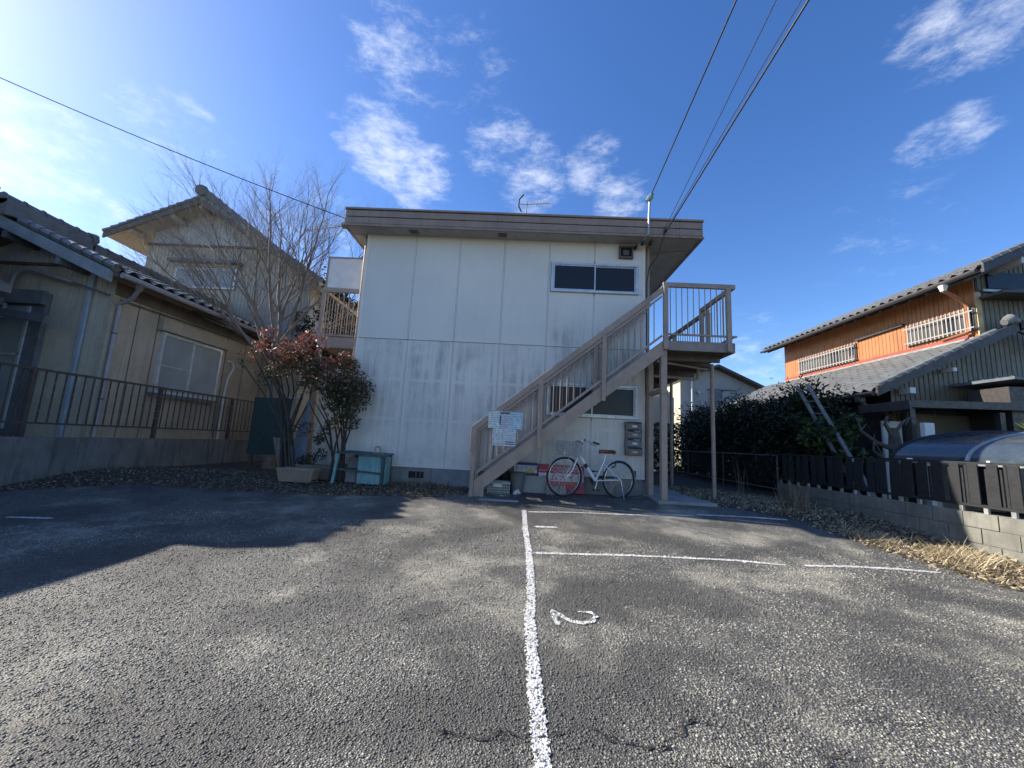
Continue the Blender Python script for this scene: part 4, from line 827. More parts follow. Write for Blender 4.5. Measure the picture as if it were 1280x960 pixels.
# hedge and shrub on the right
HG = thing('hedge', 'tall dark green hedge behind the chain link fence', 'hedge', (6.9, 13, 0))
hs = MB()
for i in range(22): y = 9.7+i*.34; x = 6.9+RNG.normal()*.2; hs.tube([(x, y, -.1), (x+RNG.normal()*.1, y, 1.2), (x+RNG.normal()*.2, y, 2.2)], [.035, .025, .012], 5)
hs.build('stems', M_STEM, HG)['kind'] = 'stuff'
n = 30000; P = np.stack([6.95+RNG.normal(size=n)*.36, RNG.uniform(9.3, 16.3, n), np.zeros(n)], 1); hm = 2.42+.12*np.sin(P[:, 1]*2.1)+.10*np.sin(P[:, 1]*5.3+1)+.10*np.sin(P[:, 0]*7+P[:, 1]); P[:, 2] = .05+(hm-.05)*RNG.uniform(0, 1, n)**.75+RNG.normal(size=n)*.06
leaves('crown', HG, P, .11, LG, RNG.choice(3, n, p=[.88, .10, .02]), .45)
n = 1200; P = np.stack([6.9+RNG.normal(size=n)*.3, RNG.uniform(9.4, 16.2, n), np.zeros(n)], 1); P[:, 2] = 2.45+.2*np.sin(P[:, 1]*2.1)+np.abs(RNG.normal(size=n))*.14; leaves('top_shoots', HG, P, .10, LG, RNG.choice(3, n, p=[.6, .3, .1]), .3)
H2 = thing('hedge', 'low dark hedge closing the far end of the corridor', 'hedge', (5, 17.6, 0)); MB().tube([(5, 17.6, 0), (5, 17.6, 1.5)], .04, 6).build('stem', M_STEM, H2)
n = 9500; P = np.stack([RNG.uniform(2.6, 7.7, n), 17.4+RNG.normal(size=n)*.25, RNG.uniform(0, 2.3, n)**.9], 1); leaves('crown', H2, P, .13, LG, RNG.choice(3, n, p=[.85, .12, .03]), .45)
SB = thing('broadleaf_shrub', 'broad leaved green shrub under the leaning ladder', 'shrub', (6.75, 9.0, 0)); MB().tube([(6.75, 9.0, -.05), (6.78, 9.0, 1.6)], [.04, .02], 6).build('stem', M_STEM, SB)
cl = [(6.78+RNG.normal()*.22, 9.0+RNG.normal()*.28, 1.62+RNG.normal()*.24, .2) for _ in range(18)]+[(6.28+RNG.normal()*.06, 8.55+RNG.normal()*.2, 1.45+RNG.normal()*.2, .13) for _ in range(6)]+[(6.7+RNG.normal()*.15, 8.45+RNG.normal()*.2, 1.15+RNG.normal()*.1, .16) for _ in range(6)]
leaves('crown', SB, clumpy(1500, cl, 1), .19, [LG[1], LG[0], m_leaf('fresh_green_leaf', (.11, .16, .045), (.07, .11, .03))], RNG.choice(3, 1500, p=[.4, .3, .3]), .36)
DS = thing('dead_tree_stump', 'gnarled bare stump with cut grey branches beside the lean-to', 'stump', (7.3, 8.0, 0)); dm = MB()
dm.tube([(7.32, 8, -.1), (7.3, 8, .7), (7.33, 8.02, 1.3), (7.30, 8, 1.62)], [.13, .11, .10, .07], 8)
for (a, b, c_, r) in (((7.3, 8, 1.2), (7.0, 8.05, 1.32), (6.75, 8.1, 1.55), .05), ((7.3, 8, 1.4), (7.15, 8, 1.7), (7.2, 8, 1.85), .045), ((7.3, 8, 1.1), (7.55, 7.95, 1.12), (7.75, 7.9, 1.2), .05), ((7.3, 8, 1.5), (7.5, 8, 1.75), (7.65, 8, 1.85), .035), ((7.3, 8, 1.0), (7.0, 7.9, 1.0), (6.8, 7.9, 1.15), .05)):
    dm.tube([a, b, c_], [r, r*.75, r*.45], 6)
    for _ in range(3): e = Vector(c_)+Vector(RNG.normal(size=3))*.16; dm.tube([b if RNG.random() < .4 else c_, e], [r*.4, r*.15], 4)
dm.build('trunk', pm('dark_dead_bark', (.10, .085, .07), (.06, .05, .042), 9, .9, bump=.4, bsc=60), DS)
PL = thing('palm_plant', 'yellow green fan leaved plant at the right edge behind the arched roof', 'plant', (9.6, 8.0, 0)); MB().tube([(9.75, 7.7, 0), (9.75, 7.7, 1.5)], [.08, .06], 8).build('stem', M_BARK, PL)
pl = MB()
for i in range(46):
    a = RNG.uniform(0, 2*math.pi); e = RNG.uniform(-.1, 1.2); d = Vector((math.cos(a)*math.cos(e), math.sin(a)*math.cos(e), math.sin(e))); b = Vector((9.75, 7.7, 1.5)); s_ = d.cross(Vector((0, 0, 1))).normalized()*.02; ln = RNG.uniform(.4, .65)
    pl.add([b-s_*.3, b+s_*.3, b+d*ln*.6+s_, b+d*ln-Vector((0, 0, .05)), b+d*ln*.6-s_], [(0, 1, 2, 3, 4)])
pl.build('fronds', m_leaf('yellow_green_frond', (.22, .23, .05), (.16, .17, .04)), PL)['kind'] = 'stuff'
# ground litter and dry grass
def litter(name, label, cat, f, n, size, mats, flat=.8, lift=.012):
    P = f(n); P = np.array([(x, y, G(x, y)+lift*RNG.uniform(.2, 2.2)) for x, y in P]); o = leaves(name, None, P, size, mats, None, .6, flat); return tag(o, label, cat, kind='stuff')
def fL(n):
    x = RNG.uniform(-7.2, -.9, n); yb = np.interp(x, XB, YB); return np.stack([x, yb-.18+RNG.uniform(0, 1, n)**1.4*np.where(x < -3.4, 1.9, 7.58-yb+.18)], 1)
litter('fallen_leaves', 'brown fallen leaves along the foot of the left wall and planters', 'leaves', fL, 9000, .034, LB+[LY[1]])
def fR(n): y = RNG.uniform(3.0, 9.4, n); xr = np.interp(-y, [-7, -6.4, -5.7, -4.9, -4, -3], [3.2, 4.3, 4.5, 4.6, 4.85, 4.9]); return np.stack([xr-.12+RNG.uniform(0, 1, n)*(5.93-xr+.12), y], 1)
litter('dry_leaf_litter', 'dry bleached leaf litter beside the block wall', 'leaves', fR, 5000, .05, LB+LY)
def grass(name, label, pts, h, lean, mats, kind=None, cat='grass', wd=.006):
    V = []; F = []; mi = []
    for (x, y, k, sp) in pts:
        for _ in range(k):
            bx, by = x+RNG.normal()*sp, y+RNG.normal()*sp; 
            if bx > 5.9: bx = 5.9
            z = G(bx, by)-.015; a = RNG.uniform(0, 6.28); l = h*RNG.uniform(.5, 1.2); o_ = lean*RNG.uniform(.3, 1.4); d = Vector((math.cos(a)*o_, math.sin(a)*o_, 1)).normalized(); s_ = Vector((-math.sin(a+1), math.cos(a+1), 0))*wd
            p0 = Vector((bx, by, z)); p1 = p0+d*l*.55; p2 = p0+d*l+Vector((math.cos(a), math.sin(a), -.4))*l*o_*.25; i = len(V); V += [p0-s_, p0+s_, p1+s_*.8, p1-s_*.8, p2]; F += [(i, i+1, i+2, i+3), (i+3, i+2, i+4)]; m_ = int(RNG.integers(0, len(mats))); mi += [m_, m_]
    mb = MB(); mb.v = V; mb.f = F; mb.mi = mi; o = mb.build(name, mats); return tag(o, label, cat, kind=kind)
pts = [(*fR(1)[0], 6, .05) for _ in range(420)]+[(RNG.uniform(4.75, 5.85), RNG.uniform(3.2, 5.9), 8, .06) for _ in range(230)]+[(RNG.uniform(3.3, 5.9), RNG.uniform(6.6, 9.2), 6, .07) for _ in range(300)]
grass('dry_grass', 'short dry straw grass covering the verge beside the block wall', pts, .085, 1.0, LY+[LB[2]], 'stuff')
grass('grass_tuft', 'large pale straw tuft in the sun by the block wall', [(5.02, 4.85, 260, .13), (5.25, 5.0, 200, .12)], .26, 1.1, LY, None, 'grass', .005)
grass('grass_tuft', 'flattened pale straw tuft where the shadow ends on the verge', [(4.78, 5.7, 420, .15)], .17, 1.5, LY, None, 'grass', .005)
grass('grass_tuft', 'small straw tuft at the right edge of the picture', [(5.25, 4.1, 160, .12)], .16, 1.3, LY, None, 'grass', .005)
grass('dead_weed', 'upright reddish dead weed before the chain link fence', [(4.75, 7.15, 80, .10)], .5, .28, [LB[0], LB[1], LY[1]], None, 'weed', .005)
grass('dead_weed', 'thin dry stalks by the round corridor column', [(4.3, 8.0, 12, .06)], .75, .12, [LY[1], LB[1]], None, 'weed', .003)
grass('weeds', 'green and straw weeds along the foundation by the teal bench', [(RNG.uniform(-2.6, -1.3), RNG.uniform(7.2, 7.5), 14, .06) for _ in range(34)], .13, .8, [LY[1], LG[2], LB[1]], 'stuff', 'weeds')
grass('grass_tuft', 'tiny straw tuft beside the foot of the staircase', [(-1.05, 6.75, 26, .04)], .09, 1.2, LY, None, 'grass', .004)

# ------------------------------------------------------------------ things at the right
CP = thing('arched_carport', 'low arched bluish canopy with pale ribs behind the slatted fence', 'canopy', (7.5, 5.5, 0))
def arc(t): a = math.pi*(.97-.52*t); return (8.75+2.28*math.cos(a), .92+.66*math.sin(a)**.8)
k_ = NT('smoky_polycarbonate'); k_.set('Base Color', (.07, .095, .12)); k_.set('Roughness', k_.ramp(k_.noise(9, 5, .7), .35, .7, .12, .34)); k_.set('Specular IOR Level', .6); k_.set('Base Color', k_.mix(k_.ramp(k_.noise(2.5, 5, .6), .3, .75), (.030, .045, .060), (.055, .07, .085))); M_POLY = k_.m
ar = [arc(i/16) for i in range(17)]
for y0, y1 in ((7.15, 6.03), (5.97, 4.83), (4.77, 3.6)): MB().prism(ar+[(x, z-.006) for x, z in reversed(ar)], 1, y0, y1).build('canopy_sheet', M_POLY, CP, True)
for y in (7.18, 6.0, 4.8, 3.57): MB().tube([(x, y, z+.004) for x, z in ar], .026, 8).build('rib', M_GALV if y < 7 else M_FENCE, CP, True)
for t in (.0, .75): x, z = arc(t); MB().beam((x, 3.5, z-.03), (x, 7.2, z-.03), .045, .05).build('purlin', M_GALV, CP)
for y in (7.1, 4.0): MB().beam((8.75, y, -.1), (8.75, y, 1.52), .07, .07).build('post', M_FENCE, CP)
UB = BX('meter_post', M_WHITE, None, 7.83, 8.02, 7.92, 8.02, -.1, 1.75, .01); tag(UB, 'plain white square post standing behind the arched canopy', 'post')
M_LADDER = pm('dull_aluminium', (.22, .215, .20), (.16, .155, .145), 6, .6, metal=.2)
LD = thing('ladder', 'grey aluminium ladder leaning into the broad leaved shrub', 'ladder', (7.0, 8.4, 0))
for dy, dx in ((-.0, 0), (.34, .0)): MB().beam((6.42+dx, 7.30+dy, .0), (6.50+dx, 9.15+dy, 2.62), .03, .075, (1, 0, 0)).build('stile', M_LADDER, LD)
for i in range(9): t = (i+.6)/9; y = 7.30+1.85*t; z = 2.62*t; MB().beam((6.42+.08*t, y, z), (6.42+.08*t, y+.34, z), .03, .03).build('rung', M_LADDER, LD)
FH = thing('distant_house', 'pale house with dark gable roof far beyond the corridor columns', 'house', (11.5, 26, 0))
M_GREYH = pm('grey_render', (.40, .385, .36), (.34, .33, .31), 1.2, .8); M_CREAM = pm('cream_render', (.46, .42, .32), (.40, .365, .28), 1.2, .8)
MB().prism([(9.62, .1), (14.0, .1), (14.0, 4.9), (11.6, 6.0), (9.62, 5.45)], 1, 24, 24.15).build('wall', M_GREYH, FH); BX('wall', M_CREAM, FH, 9.5, 9.615, 24.0, 30, .1, 5.4)
MB().prism([(9.2, 5.28), (11.6, 6.04), (14.6, 4.72), (14.6, 4.84), (11.6, 6.20), (9.2, 5.42)], 1, 23.5, 30.5).build('roof', M_BROWN, FH)
w = BX('window', M_GLASSP, FH, 11.2, 12.75, 23.94, 23.99, 3.75, 4.68); BX('shutter', M_GREYW, w, 11.24, 11.95, 23.9, 23.935, 3.8, 4.64); BX('frame', M_STEELD, w, 11.12, 12.83, 23.9, 23.99, 4.685, 4.75); BX('window', M_GLASSK, FH, 9.44, 9.495, 25.2, 26.4, 3.6, 4.7); BX('window', M_GLASSK, FH, 9.44, 9.495, 27.4, 28.4, 3.6, 4.7)
MB().tube([(10.15, 23.9, 3), (10.15, 23.9, 5.2)], .06, 8).build('downpipe', M_WHITE, FH); MB().tube([(10.55, 23.95, 4.5), (10.55, 23.8, 4.5)], .09, 8).build('vent_cap', M_GALV, FH)
BX('parapet', M_CREAM, FH, 6.5, 9.45, 26, 26.2, .1, 4.9)
FG = thing('far_garage', 'plain cream building glimpsed between the corridor columns', 'building', (7, 20, 0)); BX('wall', M_CREAM, FG, 5.2, 7.6, 20, 23, 0, 3.6); BX('window', M_GLASSK, FG, 7.58, 7.63, 20.6, 21.4, 2.2, 3.2)

# ------------------------------------------------------------------ cables and rooftop antenna
def cable(name, label, a, b, r, sag=.15, ext=1.):
    a, b = Vector(a), Vector(b); e = a+(b-a)*ext; n = 24; pts = [a.lerp(e, i/n)-Vector((0, 0, sag*4*(i/n)*(1-i/n))) for i in range(n+1)]; return tag(MB().tube(pts, r, 6).build(name, M_BLACK, None, True), label, 'cable')
cable('overhead_cable', 'black service cable running from the roof mast over the lot, leftmost of the overhead wires', (2.31, 7.17, 5.84), (2.18, 3.2, 6.07), .011, .0, 3.6)
cable('overhead_cable', 'thick black cable rising from the roof corner to the upper right, rightmost of the wires', (2.60, 7.22, 5.10), (2.714, 3, 5.592), .013, .0, 3.4)
cable('overhead_cable', 'thin dark wire between the two thicker cables, nearer the mast', (2.55, 7.22, 5.08), (2.23, 3.0, 5.30), .005, .0, 3.4)
cable('overhead_cable', 'thin dark wire running close beside the thick right cable', (2.58, 7.22, 5.10), (2.47, 3.0, 5.28), .005, .0, 3.4)
cable('overhead_cable', 'single thin cable crossing the sky from the left to the roof corner', (-3.66, 7.3, 5.18), (-10.526, 6, 7.355), .008, .12, 1.25)
RA = thing('rooftop_antenna', 'small television antenna on the flat roof of the white building', 'antenna', (-.12, 9, 5.39))
MB().tube([(-.12, 9, 5.39), (-.12, 9, 6.80)], .014, 6).build('mast', M_GALV, RA); MB().tube([(-.28, 8.95, 6.68), (.44, 9.1, 6.84)], .011, 6).build('boom', M_GALV, RA)
for i in range(8): c_ = Vector((-.10, 8.99, 6.72)).lerp(Vector((.43, 9.1, 6.84)), i/7); MB().tube([c_+Vector((.02, -.13, 0)), c_-Vector((.02, -.13, 0))], .006, 4).build('element', M_GALV, RA)
MB().tube([(-.2, 8.95, 6.95), (-.30, 8.95, 6.82), (-.31, 8.95, 6.64), (-.24, 8.95, 6.5)], .018, 6).build('reflector', M_BLACK, RA)

# ------------------------------------------------------------------ mailboxes
mcol = [pm('mailbox_brown', (.15, .135, .13), None, 8, .4), pm('mailbox_taupe', (.19, .16, .15), None, 8, .4), pm('mailbox_blue_grey', (.17, .19, .205), None, 8, .4), pm('mailbox_umber', (.17, .145, .13), None, 8, .4)]
for i, (z0, lab) in enumerate(((1.30, 'topmost of the four wall mailboxes, dark brown with white name plate'), (1.145, 'second mailbox from the top, taupe with a leaflet in its slot'), (.985, 'third mailbox from the top, blue grey with oval white plate'), (.83, 'lowest of the four wall mailboxes, umber brown'))):
    b = thing('mailbox', lab, 'mailbox', (2.1, 7.53, z0), group='mailboxes on the wall'); x0 = 1.95+(i % 2)*.006; y0 = 7.47-(.0, .01, .006, .02)[i]
    BX('body', mcol[i], b, x0, x0+.295, y0, 7.592, z0, z0+.148, .006); BX('door', mcol[i], b, x0+.03, x0+.29, y0-.012, y0-.001, z0+.008, z0+.118, .004); BX('slot', M_DARK, b, x0+.035, x0+.285, y0-.004, y0-.0005, z0+.122, z0+.143)
    BX('name_plate', M_WHITE if i in (0, 2) else M_GALV, b, x0+.115, x0+.205, y0-.0155, y0-.0125, z0+.045, z0+.08)
    if i in (1, 2): MB().add([(x0+.12, y0-.02, z0+.137), (x0+.25, y0-.03, z0+.137), (x0+.22, y0-.06, z0+.118), (x0+.16, y0-.05, z0+.125)], [(0, 1, 2, 3)]).build('leaflet', M_WHITE, b)

# ------------------------------------------------------------------ notices tied to the stair rail
def m_paper(name, base, ink, sc, seed, head=None):
    k = NT(name); v = k.map((sc, 1, sc*2.2), loc=(seed, 0, seed*1.7)); x, y, z = k.xyz()
    ln = k.math('FRACT', k.math('MULTIPLY', z, 28.)); row = k.ramp(ln, .30, .5); wd = k.ramp(k.noise(1., 3, .8, k.map((60, 1, 28), loc=(seed, 0, 0))), .40, .52); blk = k.ramp(k.noise(1., 2, .5, k.map((16, 1, 14), loc=(seed*3, 0, seed))), .34, .44)
    c = k.mix(k.math('MULTIPLY', k.math('MULTIPLY', row, wd), k.math('MULTIPLY', blk, .95)), base, ink)
    c = k.mix(k.math('MULTIPLY', k.ramp(k.noise(1., 2, .5, k.map((11, 1, 9), loc=(seed, 0, seed*2))), .56, .62), .5), c, head or ink); k.set('Base Color', c); k.set('Roughness', .35); return k.m
NS = [(-.552, 1.178, 'printed notice on the stair rail, left of the upper three', m_paper('notice_green', (.62, .68, .66), (.30, .36, .34), 9, 1.3, (.45, .52, .42))), (-.361, 1.175, 'printed notice with dark heading bar, middle of the upper three', m_paper('notice_mauve', (.55, .58, .60), (.25, .26, .34), 9, 4.1, (.36, .32, .42))), (-.170, 1.172, 'blue tinted map notice, right of the upper three', m_paper('notice_blue', (.50, .62, .68), (.14, .26, .38), 9, 7.7, (.28, .44, .55))),
      (-.468, .888, 'map notice on the stair rail, left of the lower two', m_paper('notice_map', (.58, .63, .64), (.25, .28, .30), 9, 9.2, (.46, .47, .44))), (-.268, .886, 'plan notice with dark bars at its foot, right of the lower two', m_paper('notice_plan', (.60, .66, .69), (.22, .28, .34), 9, 12.4, (.42, .5, .54)))]
for i, (x0, z0, lab, mt) in enumerate(NS):
    yy = 6.690-(.004 if i >= 3 else 0); t = thing('notice', lab, 'notice', (x0+.1, yy, z0), group='notices on the stair rail'); nx = 6; V = []
    for j in range(nx+1):
        for z in (z0, z0+.287): V.append((x0+.197*j/nx, yy+.004*math.sin(j*1.3+i), z))
    V = [(x_ + (.003 if x_ < x0+.05 else -.003 if x_ > x0+.15 else 0), y_, z_) for x_, y_, z_ in V]; s = MB().add(V, [(2*j, 2*j+2, 2*j+3, 2*j+1) for j in range(nx)]).build('sheet', mt, t); s.modifiers.new('t', 'SOLIDIFY').thickness = .0015
    if i == 1: BX('heading_bar', pm('ink_navy', (.03, .05, .09), None, 5, .4), t, x0+.012, x0+.165, yy-.0075, yy-.0062, z0+.245, z0+.268); BX('side_bar', pm('ink_navy', (.03, .05, .09), None, 5, .4), t, x0+.004, x0+.022, yy-.0075, yy-.0062, z0+.06, z0+.22)
    if i == 4:
        for dz in (.028, .062): BX('foot_bar', pm('ink_navy', (.03, .05, .09), None, 5, .4), t, x0+.012, x0+.18, yy-.0075, yy-.0062, z0+dz, z0+dz+.014)

# ------------------------------------------------------------------ boards, crate and bin under the stairs
def lean(name, label, cat, mat, x0, x1, z0, z1, y, tilt=.0, th=.02):
    g = z0; V = [(x0, y, g), (x1, y, g), (x1, y+th, g), (x0, y+th, g), (x0, y+tilt, z1), (x1, y+tilt, z1), (x1, y+th+tilt, z1), (x0, y+th+tilt, z1)]
    t = thing(name, label, cat, ((x0+x1)/2, y, z0)); MB().add(V, [(0, 3, 2, 1), (4, 5, 6, 7), (0, 1, 5, 4), (1, 2, 6, 5), (2, 3, 7, 6), (3, 0, 4, 7)]).build('board', mat, t, bevel=.003); return t
def put_text(t, txt, size, mat, x, y, z, tilt=0, sx=1.):
    me = text_mesh(txt, size, mat); o = bpy.data.objects.new('lettering', me); COL.objects.link(o); o.parent = t; o.rotation_euler = (R(90)-tilt, 0, 0); o.scale = (sx, 1, 1); o.location = Vector((x, y, z))-OFF[t.name]; return o
M_RED = pm('red_sign', (.45, .035, .06), (.36, .03, .05), 5, .4); M_SIGNW = pm('sign_white', (.62, .60, .60), (.5, .49, .49), 6, .5)
TI = .10; rs = lean('red_sign_board', 'red sign board with white lettering leaning on the wall behind the bicycle', 'sign', M_RED, .36, 1.20, .10, .585, 7.40, TI)
def ry(z): return 7.40+TI*(z-.10)/.485
tl = math.atan(TI/.485)
for (a, b, n_) in ((.30, .435, 'white_band'),):
    MB().add([(.37, ry(a)-.004, a), (1.19, ry(a)-.004, a), (1.19, ry(b)-.004, b), (.37, ry(b)-.004, b)], [(0, 1, 2, 3)]).build(n_, M_SIGNW, rs)
MB().add([(.37, ry(.475)-.004, .475), (1.19, ry(.475)-.004, .475), (1.19, ry(.483)-.004, .483), (.37, ry(.483)-.004, .483)], [(0, 1, 2, 3)]).build('white_line', M_SIGNW, rs)
put_text(rs, 'ームメイト', .155, M_RED, .42, ry(.315)-.007, .315, -tl, 1.0); put_text(rs, 'STARLUTION', .075, M_SIGNW, .60, ry(.505)-.005, .505, -tl, 1.1)
ps = lean('purple_sign_board', 'dark purple and white sign board with a yellow mark, leaning behind the boxes', 'sign', pm('sign_purple', (.05, .035, .12), None, 5, .4), -.10, .345, .14, .60, 7.42, .08)
def py_(z): return 7.42+.08*(z-.14)/.46
MB().add([(-.09, py_(.42)-.003, .42), (.34, py_(.42)-.003, .42), (.34, py_(.55)-.003, .55), (-.09, py_(.55)-.003, .55)], [(0, 1, 2, 3)]).build('white_band', M_SIGNW, ps)
put_text(ps, 'ドットニコ', .085, pm('sign_purple', (.05, .035, .12)), -.07, py_(.47)-.005, .475, -.17, 1.)
MB().add([(.10, py_(.42)-.006, .42), (.30, py_(.42)-.006, .42), (.27, py_(.47)-.006, .47), (.20, py_(.485)-.006, .485), (.14, py_(.46)-.006, .46)], [(0, 1, 2, 3, 4)]).build('yellow_mark', pm('sign_yellow', (.55, .45, .05), None, 5, .4), ps)
lean('beige_board', 'plain beige board lying on its side under the signs', 'board', pm('beige_board_paint', (.36, .34, .30), (.29, .275, .245), 4, .7, streak=.2), .06, .50, .075, .375, 7.30, .05); lean('small_grey_board', 'small grey concrete slab behind the front wheel of the bicycle', 'slab', M_CONC, .50, .85, .07, .235, 7.22, .04, .04)
lean('grey_panel', 'thin grey panel tilted along the foundation left of the stairs', 'sheet', pm('grey_panel_tone', (.20, .205, .20), (.15, .155, .15), 3, .6, streak=.3), -1.62, -.42, .05, .385, 7.50, .08, .008)  # flat grey panel, slightly tilted, along the base of the wall
CR = thing('plastic_crate', 'pale plastic lattice crate under the lower end of the staircase', 'crate', (-.34, 7.15, .06)); M_CRATE = pm('pale_green_plastic', (.44, .47, .42), (.36, .39, .35), 6, .5)
cx0, cx1, cy0, cy1, cz0, cz1 = -.52, -.14, 7.0, 7.28, .055, .27
BX('crate_floor', M_CRATE, CR, cx0+.02, cx1-.02, cy0+.02, cy1-.02, cz0, cz0+.012); MB().box(cx0-.01, cx1+.01, cy0-.01, cy0+.012, cz1-.03, cz1).box(cx0-.01, cx1+.01, cy1-.012, cy1+.01, cz1-.03, cz1).box(cx0-.01, cx0+.012, cy0+.012, cy1-.012, cz1-.03, cz1).box(cx1-.012, cx1+.01, cy0+.012, cy1-.012, cz1-.03, cz1).build('crate_rim', M_CRATE, CR)
cw = MB()
for i in range(15): x = cx0+.008+i*(cx1-cx0-.016)/14; cw.box(x-.004, x+.004, cy0, cy0+.006, cz0+.01, cz1-.03); cw.box(x-.004, x+.004, cy1-.006, cy1, cz0+.01, cz1-.03)
for i in range(10): y = cy0+.012+i*(cy1-cy0-.024)/9; cw.box(cx0, cx0+.006, y-.004, y+.004, cz0+.01, cz1-.03); cw.box(cx1-.006, cx1, y-.004, y+.004, cz0+.01, cz1-.03)
for z in (.10, .145, .19): cw.box(cx0-.001, cx1+.001, cy0-.0015, cy0-.0005, z, z+.012)
cw.build('crate_lattice', M_CRATE, CR)['kind'] = 'stuff'; BX('crate_label', M_WHITE, CR, -.42, -.27, cy0-.008, cy0-.0025, .185, .235)
TB = thing('plastic_bin', 'grey plastic dustbin between the crate and the boards', 'bin', (0, 7.25, .07)); M_BIN = pm('grey_bin', (.16, .165, .17), (.12, .125, .13), 6, .55)
MB().tube([(-.01, 7.24, .065), (-.01, 7.24, .10), (-.01, 7.24, .40)], [.10, .105, .135], 18, cap=True).build('bin_body', M_BIN, TB, True); MB().tube([(-.01, 7.24, .40), (-.01, 7.24, .425), (-.01, 7.24, .44)], [.145, .148, .10], 18).build('bin_lid', M_BIN, TB, True)
rag = MB(); rag.tube([(-.06, 7.08, .06), (-.03, 7.08, .10), (.0, 7.09, .13), (.04, 7.1, .08)], [.03, .045, .035, .02], 7); tag(rag.build('plastic_bag', M_WHITE, None, True), 'crumpled pale plastic bag lying in front of the grey dustbin', 'bag')
BB = BX('dark_box', M_DARK, None, -.30, -.16, 7.30, 7.42, .08, .62, .02); tag(BB, 'black upright case in the dark behind the crate under the stairs', 'case')

# ------------------------------------------------------------------ bicycle
dx, dy = .767-1.77, 6.88-7.27; ang = math.atan2(dy, dx); cx_, cy_ = (.767+1.77)/2, (6.88+7.27)/2
BK = thing('bicycle', 'white step-through city bicycle with brown saddle and front basket', 'bicycle', (cx_, cy_, .075), ang); BK.rotation_euler = (0, R(-1.5), ang)
def bb(name, mb, mat, smooth=True, par=None): return mb.build(name, mat, par or BK, smooth, local=True)
M_FRAMEW = pm('white_gloss_paint', (.70, .73, .74), (.64, .67, .68), 6, .25, fine=.08); FHX, RHX, WZ = .54, -.54, .335
for x in (FHX, RHX):
    wl = bb('wheel', MB().torus((x, 0, WZ), .314, .0205, (0, 1, 0), 40, 8), M_RUBBER); bb('rim', MB().torus((x, 0, WZ), .290, .007, (0, 1, 0), 40, 6), M_CHROME, True, wl); sp = MB()
    for i in range(32): a = 2*math.pi*i/32; s_ = .02*(-1)**i; sp.tube([(x+.02*math.cos(a+.5), s_, WZ+.02*math.sin(a+.5)), (x+.293*math.cos(a), 0, WZ+.293*math.sin(a))], .0013, 4, cap=False)
    o = bb('spokes', sp, M_CHROME, True, wl); o['kind'] = 'stuff'; bb('hub', MB().tube([(x, -.05, WZ), (x, .05, WZ)], .02, 10), M_CHROME, True, wl)
fr_ = MB(); BBp = (-.068, 0, .30)
fr_.tube([(.30, 0, .74), (.10, 0, .50), (-.02, 0, .35), BBp], .030, 12); fr_.tube([BBp, (-.17, 0, .52), (-.235, 0, .66)], .018, 10); fr_.tube([(.315, 0, .70), (.285, 0, .83)], .022, 10)
fr_.tube([BBp, (-.30, .045, .315), (RHX, .055, WZ)], .010, 8); fr_.tube([BBp, (-.30, -.045, .315), (RHX, -.055, WZ)], .010, 8); fr_.tube([(-.205, .02, .59), (RHX, .055, WZ)], .008, 8); fr_.tube([(-.205, -.02, .59), (RHX, -.055, WZ)], .008, 8)
bb('frame', fr_, M_FRAMEW); bb('frame_band', MB().tube([(.165, 0, .578), (.115, 0, .518)], .0325, 12), M_BLACK)
fk = MB()
for s_ in (1, -1): fk.tube([(.315, .0, .70), (.335, .045*s_, .665), (.40, .052*s_, .50), (.47, .054*s_, .39), (FHX, .056*s_, WZ)], [.013, .014, .013, .011, .009], 8)
bb('fork', fk, M_FRAMEW)
def fender(x, a0, a1):
    mb = MB(); n = 22; V = []
    for i in range(n+1):
        a = a0+(a1-a0)*i/n
        for (w_, rr) in ((-.024, .340), (-.014, .350), (.014, .350), (.024, .340)): V.append((x+rr*math.cos(a), w_, WZ+rr*math.sin(a)))
    o = bb('fender', mb.add(V, [(4*i+j, 4*i+j+1, 4*i+j+5, 4*i+j+4) for i in range(n) for j in range(3)]), pm('silver_fender', (.58, .59, .60), (.5, .51, .52), 9, .3, metal=.25)); o.modifiers.new('t', 'SOLIDIFY').thickness = .002
fender(FHX, R(75), R(205)); fender(RHX, R(20), R(188)); bb('mud_flap', MB().box(RHX-.352, RHX-.342, -.02, .02, WZ+.06, WZ+.17), M_BLACK, False)
hb = MB().tube([(.285, 0, .83), (.27, 0, .90), (.30, 0, .93)], .012, 8); hb.tube([(.10, -.26, .93), (.22, -.22, .955), (.30, -.10, .95), (.30, .10, .95), (.22, .22, .955), (.10, .26, .93)], .011, 8); bb('handlebar', hb, M_CHROME)
for s_ in (1, -1): bb('grip', MB().tube([(.06, .275*s_, .92), (.17, .245*s_, .945)], .017, 10), M_BLACK); bb('brake_lever', MB().tube([(.22, .215*s_, .945), (.21, .25*s_, .91), (.12, .29*s_, .885)], .006, 6), M_BLACK)
bb('bell', MB().tube([(.27, .15, .965), (.27, .15, .99)], [.025, .012], 10), M_BLACK)
V = []; sad = MB(); n = 10
prof = [(.155, .018, .0), (.12, .022, .012), (.06, .032, .012), (.0, .055, .010), (-.05, .085, .012), (-.10, .10, .018), (-.13, .095, .016), (-.145, .06, .006)]
for (lx, hw, hz) in prof:
    for j in range(n): a = 2*math.pi*j/n; V.append((-.275+lx, hw*math.cos(a), .80+hz+.030*math.sin(a)*(1 if math.sin(a) > 0 else 1.3)))
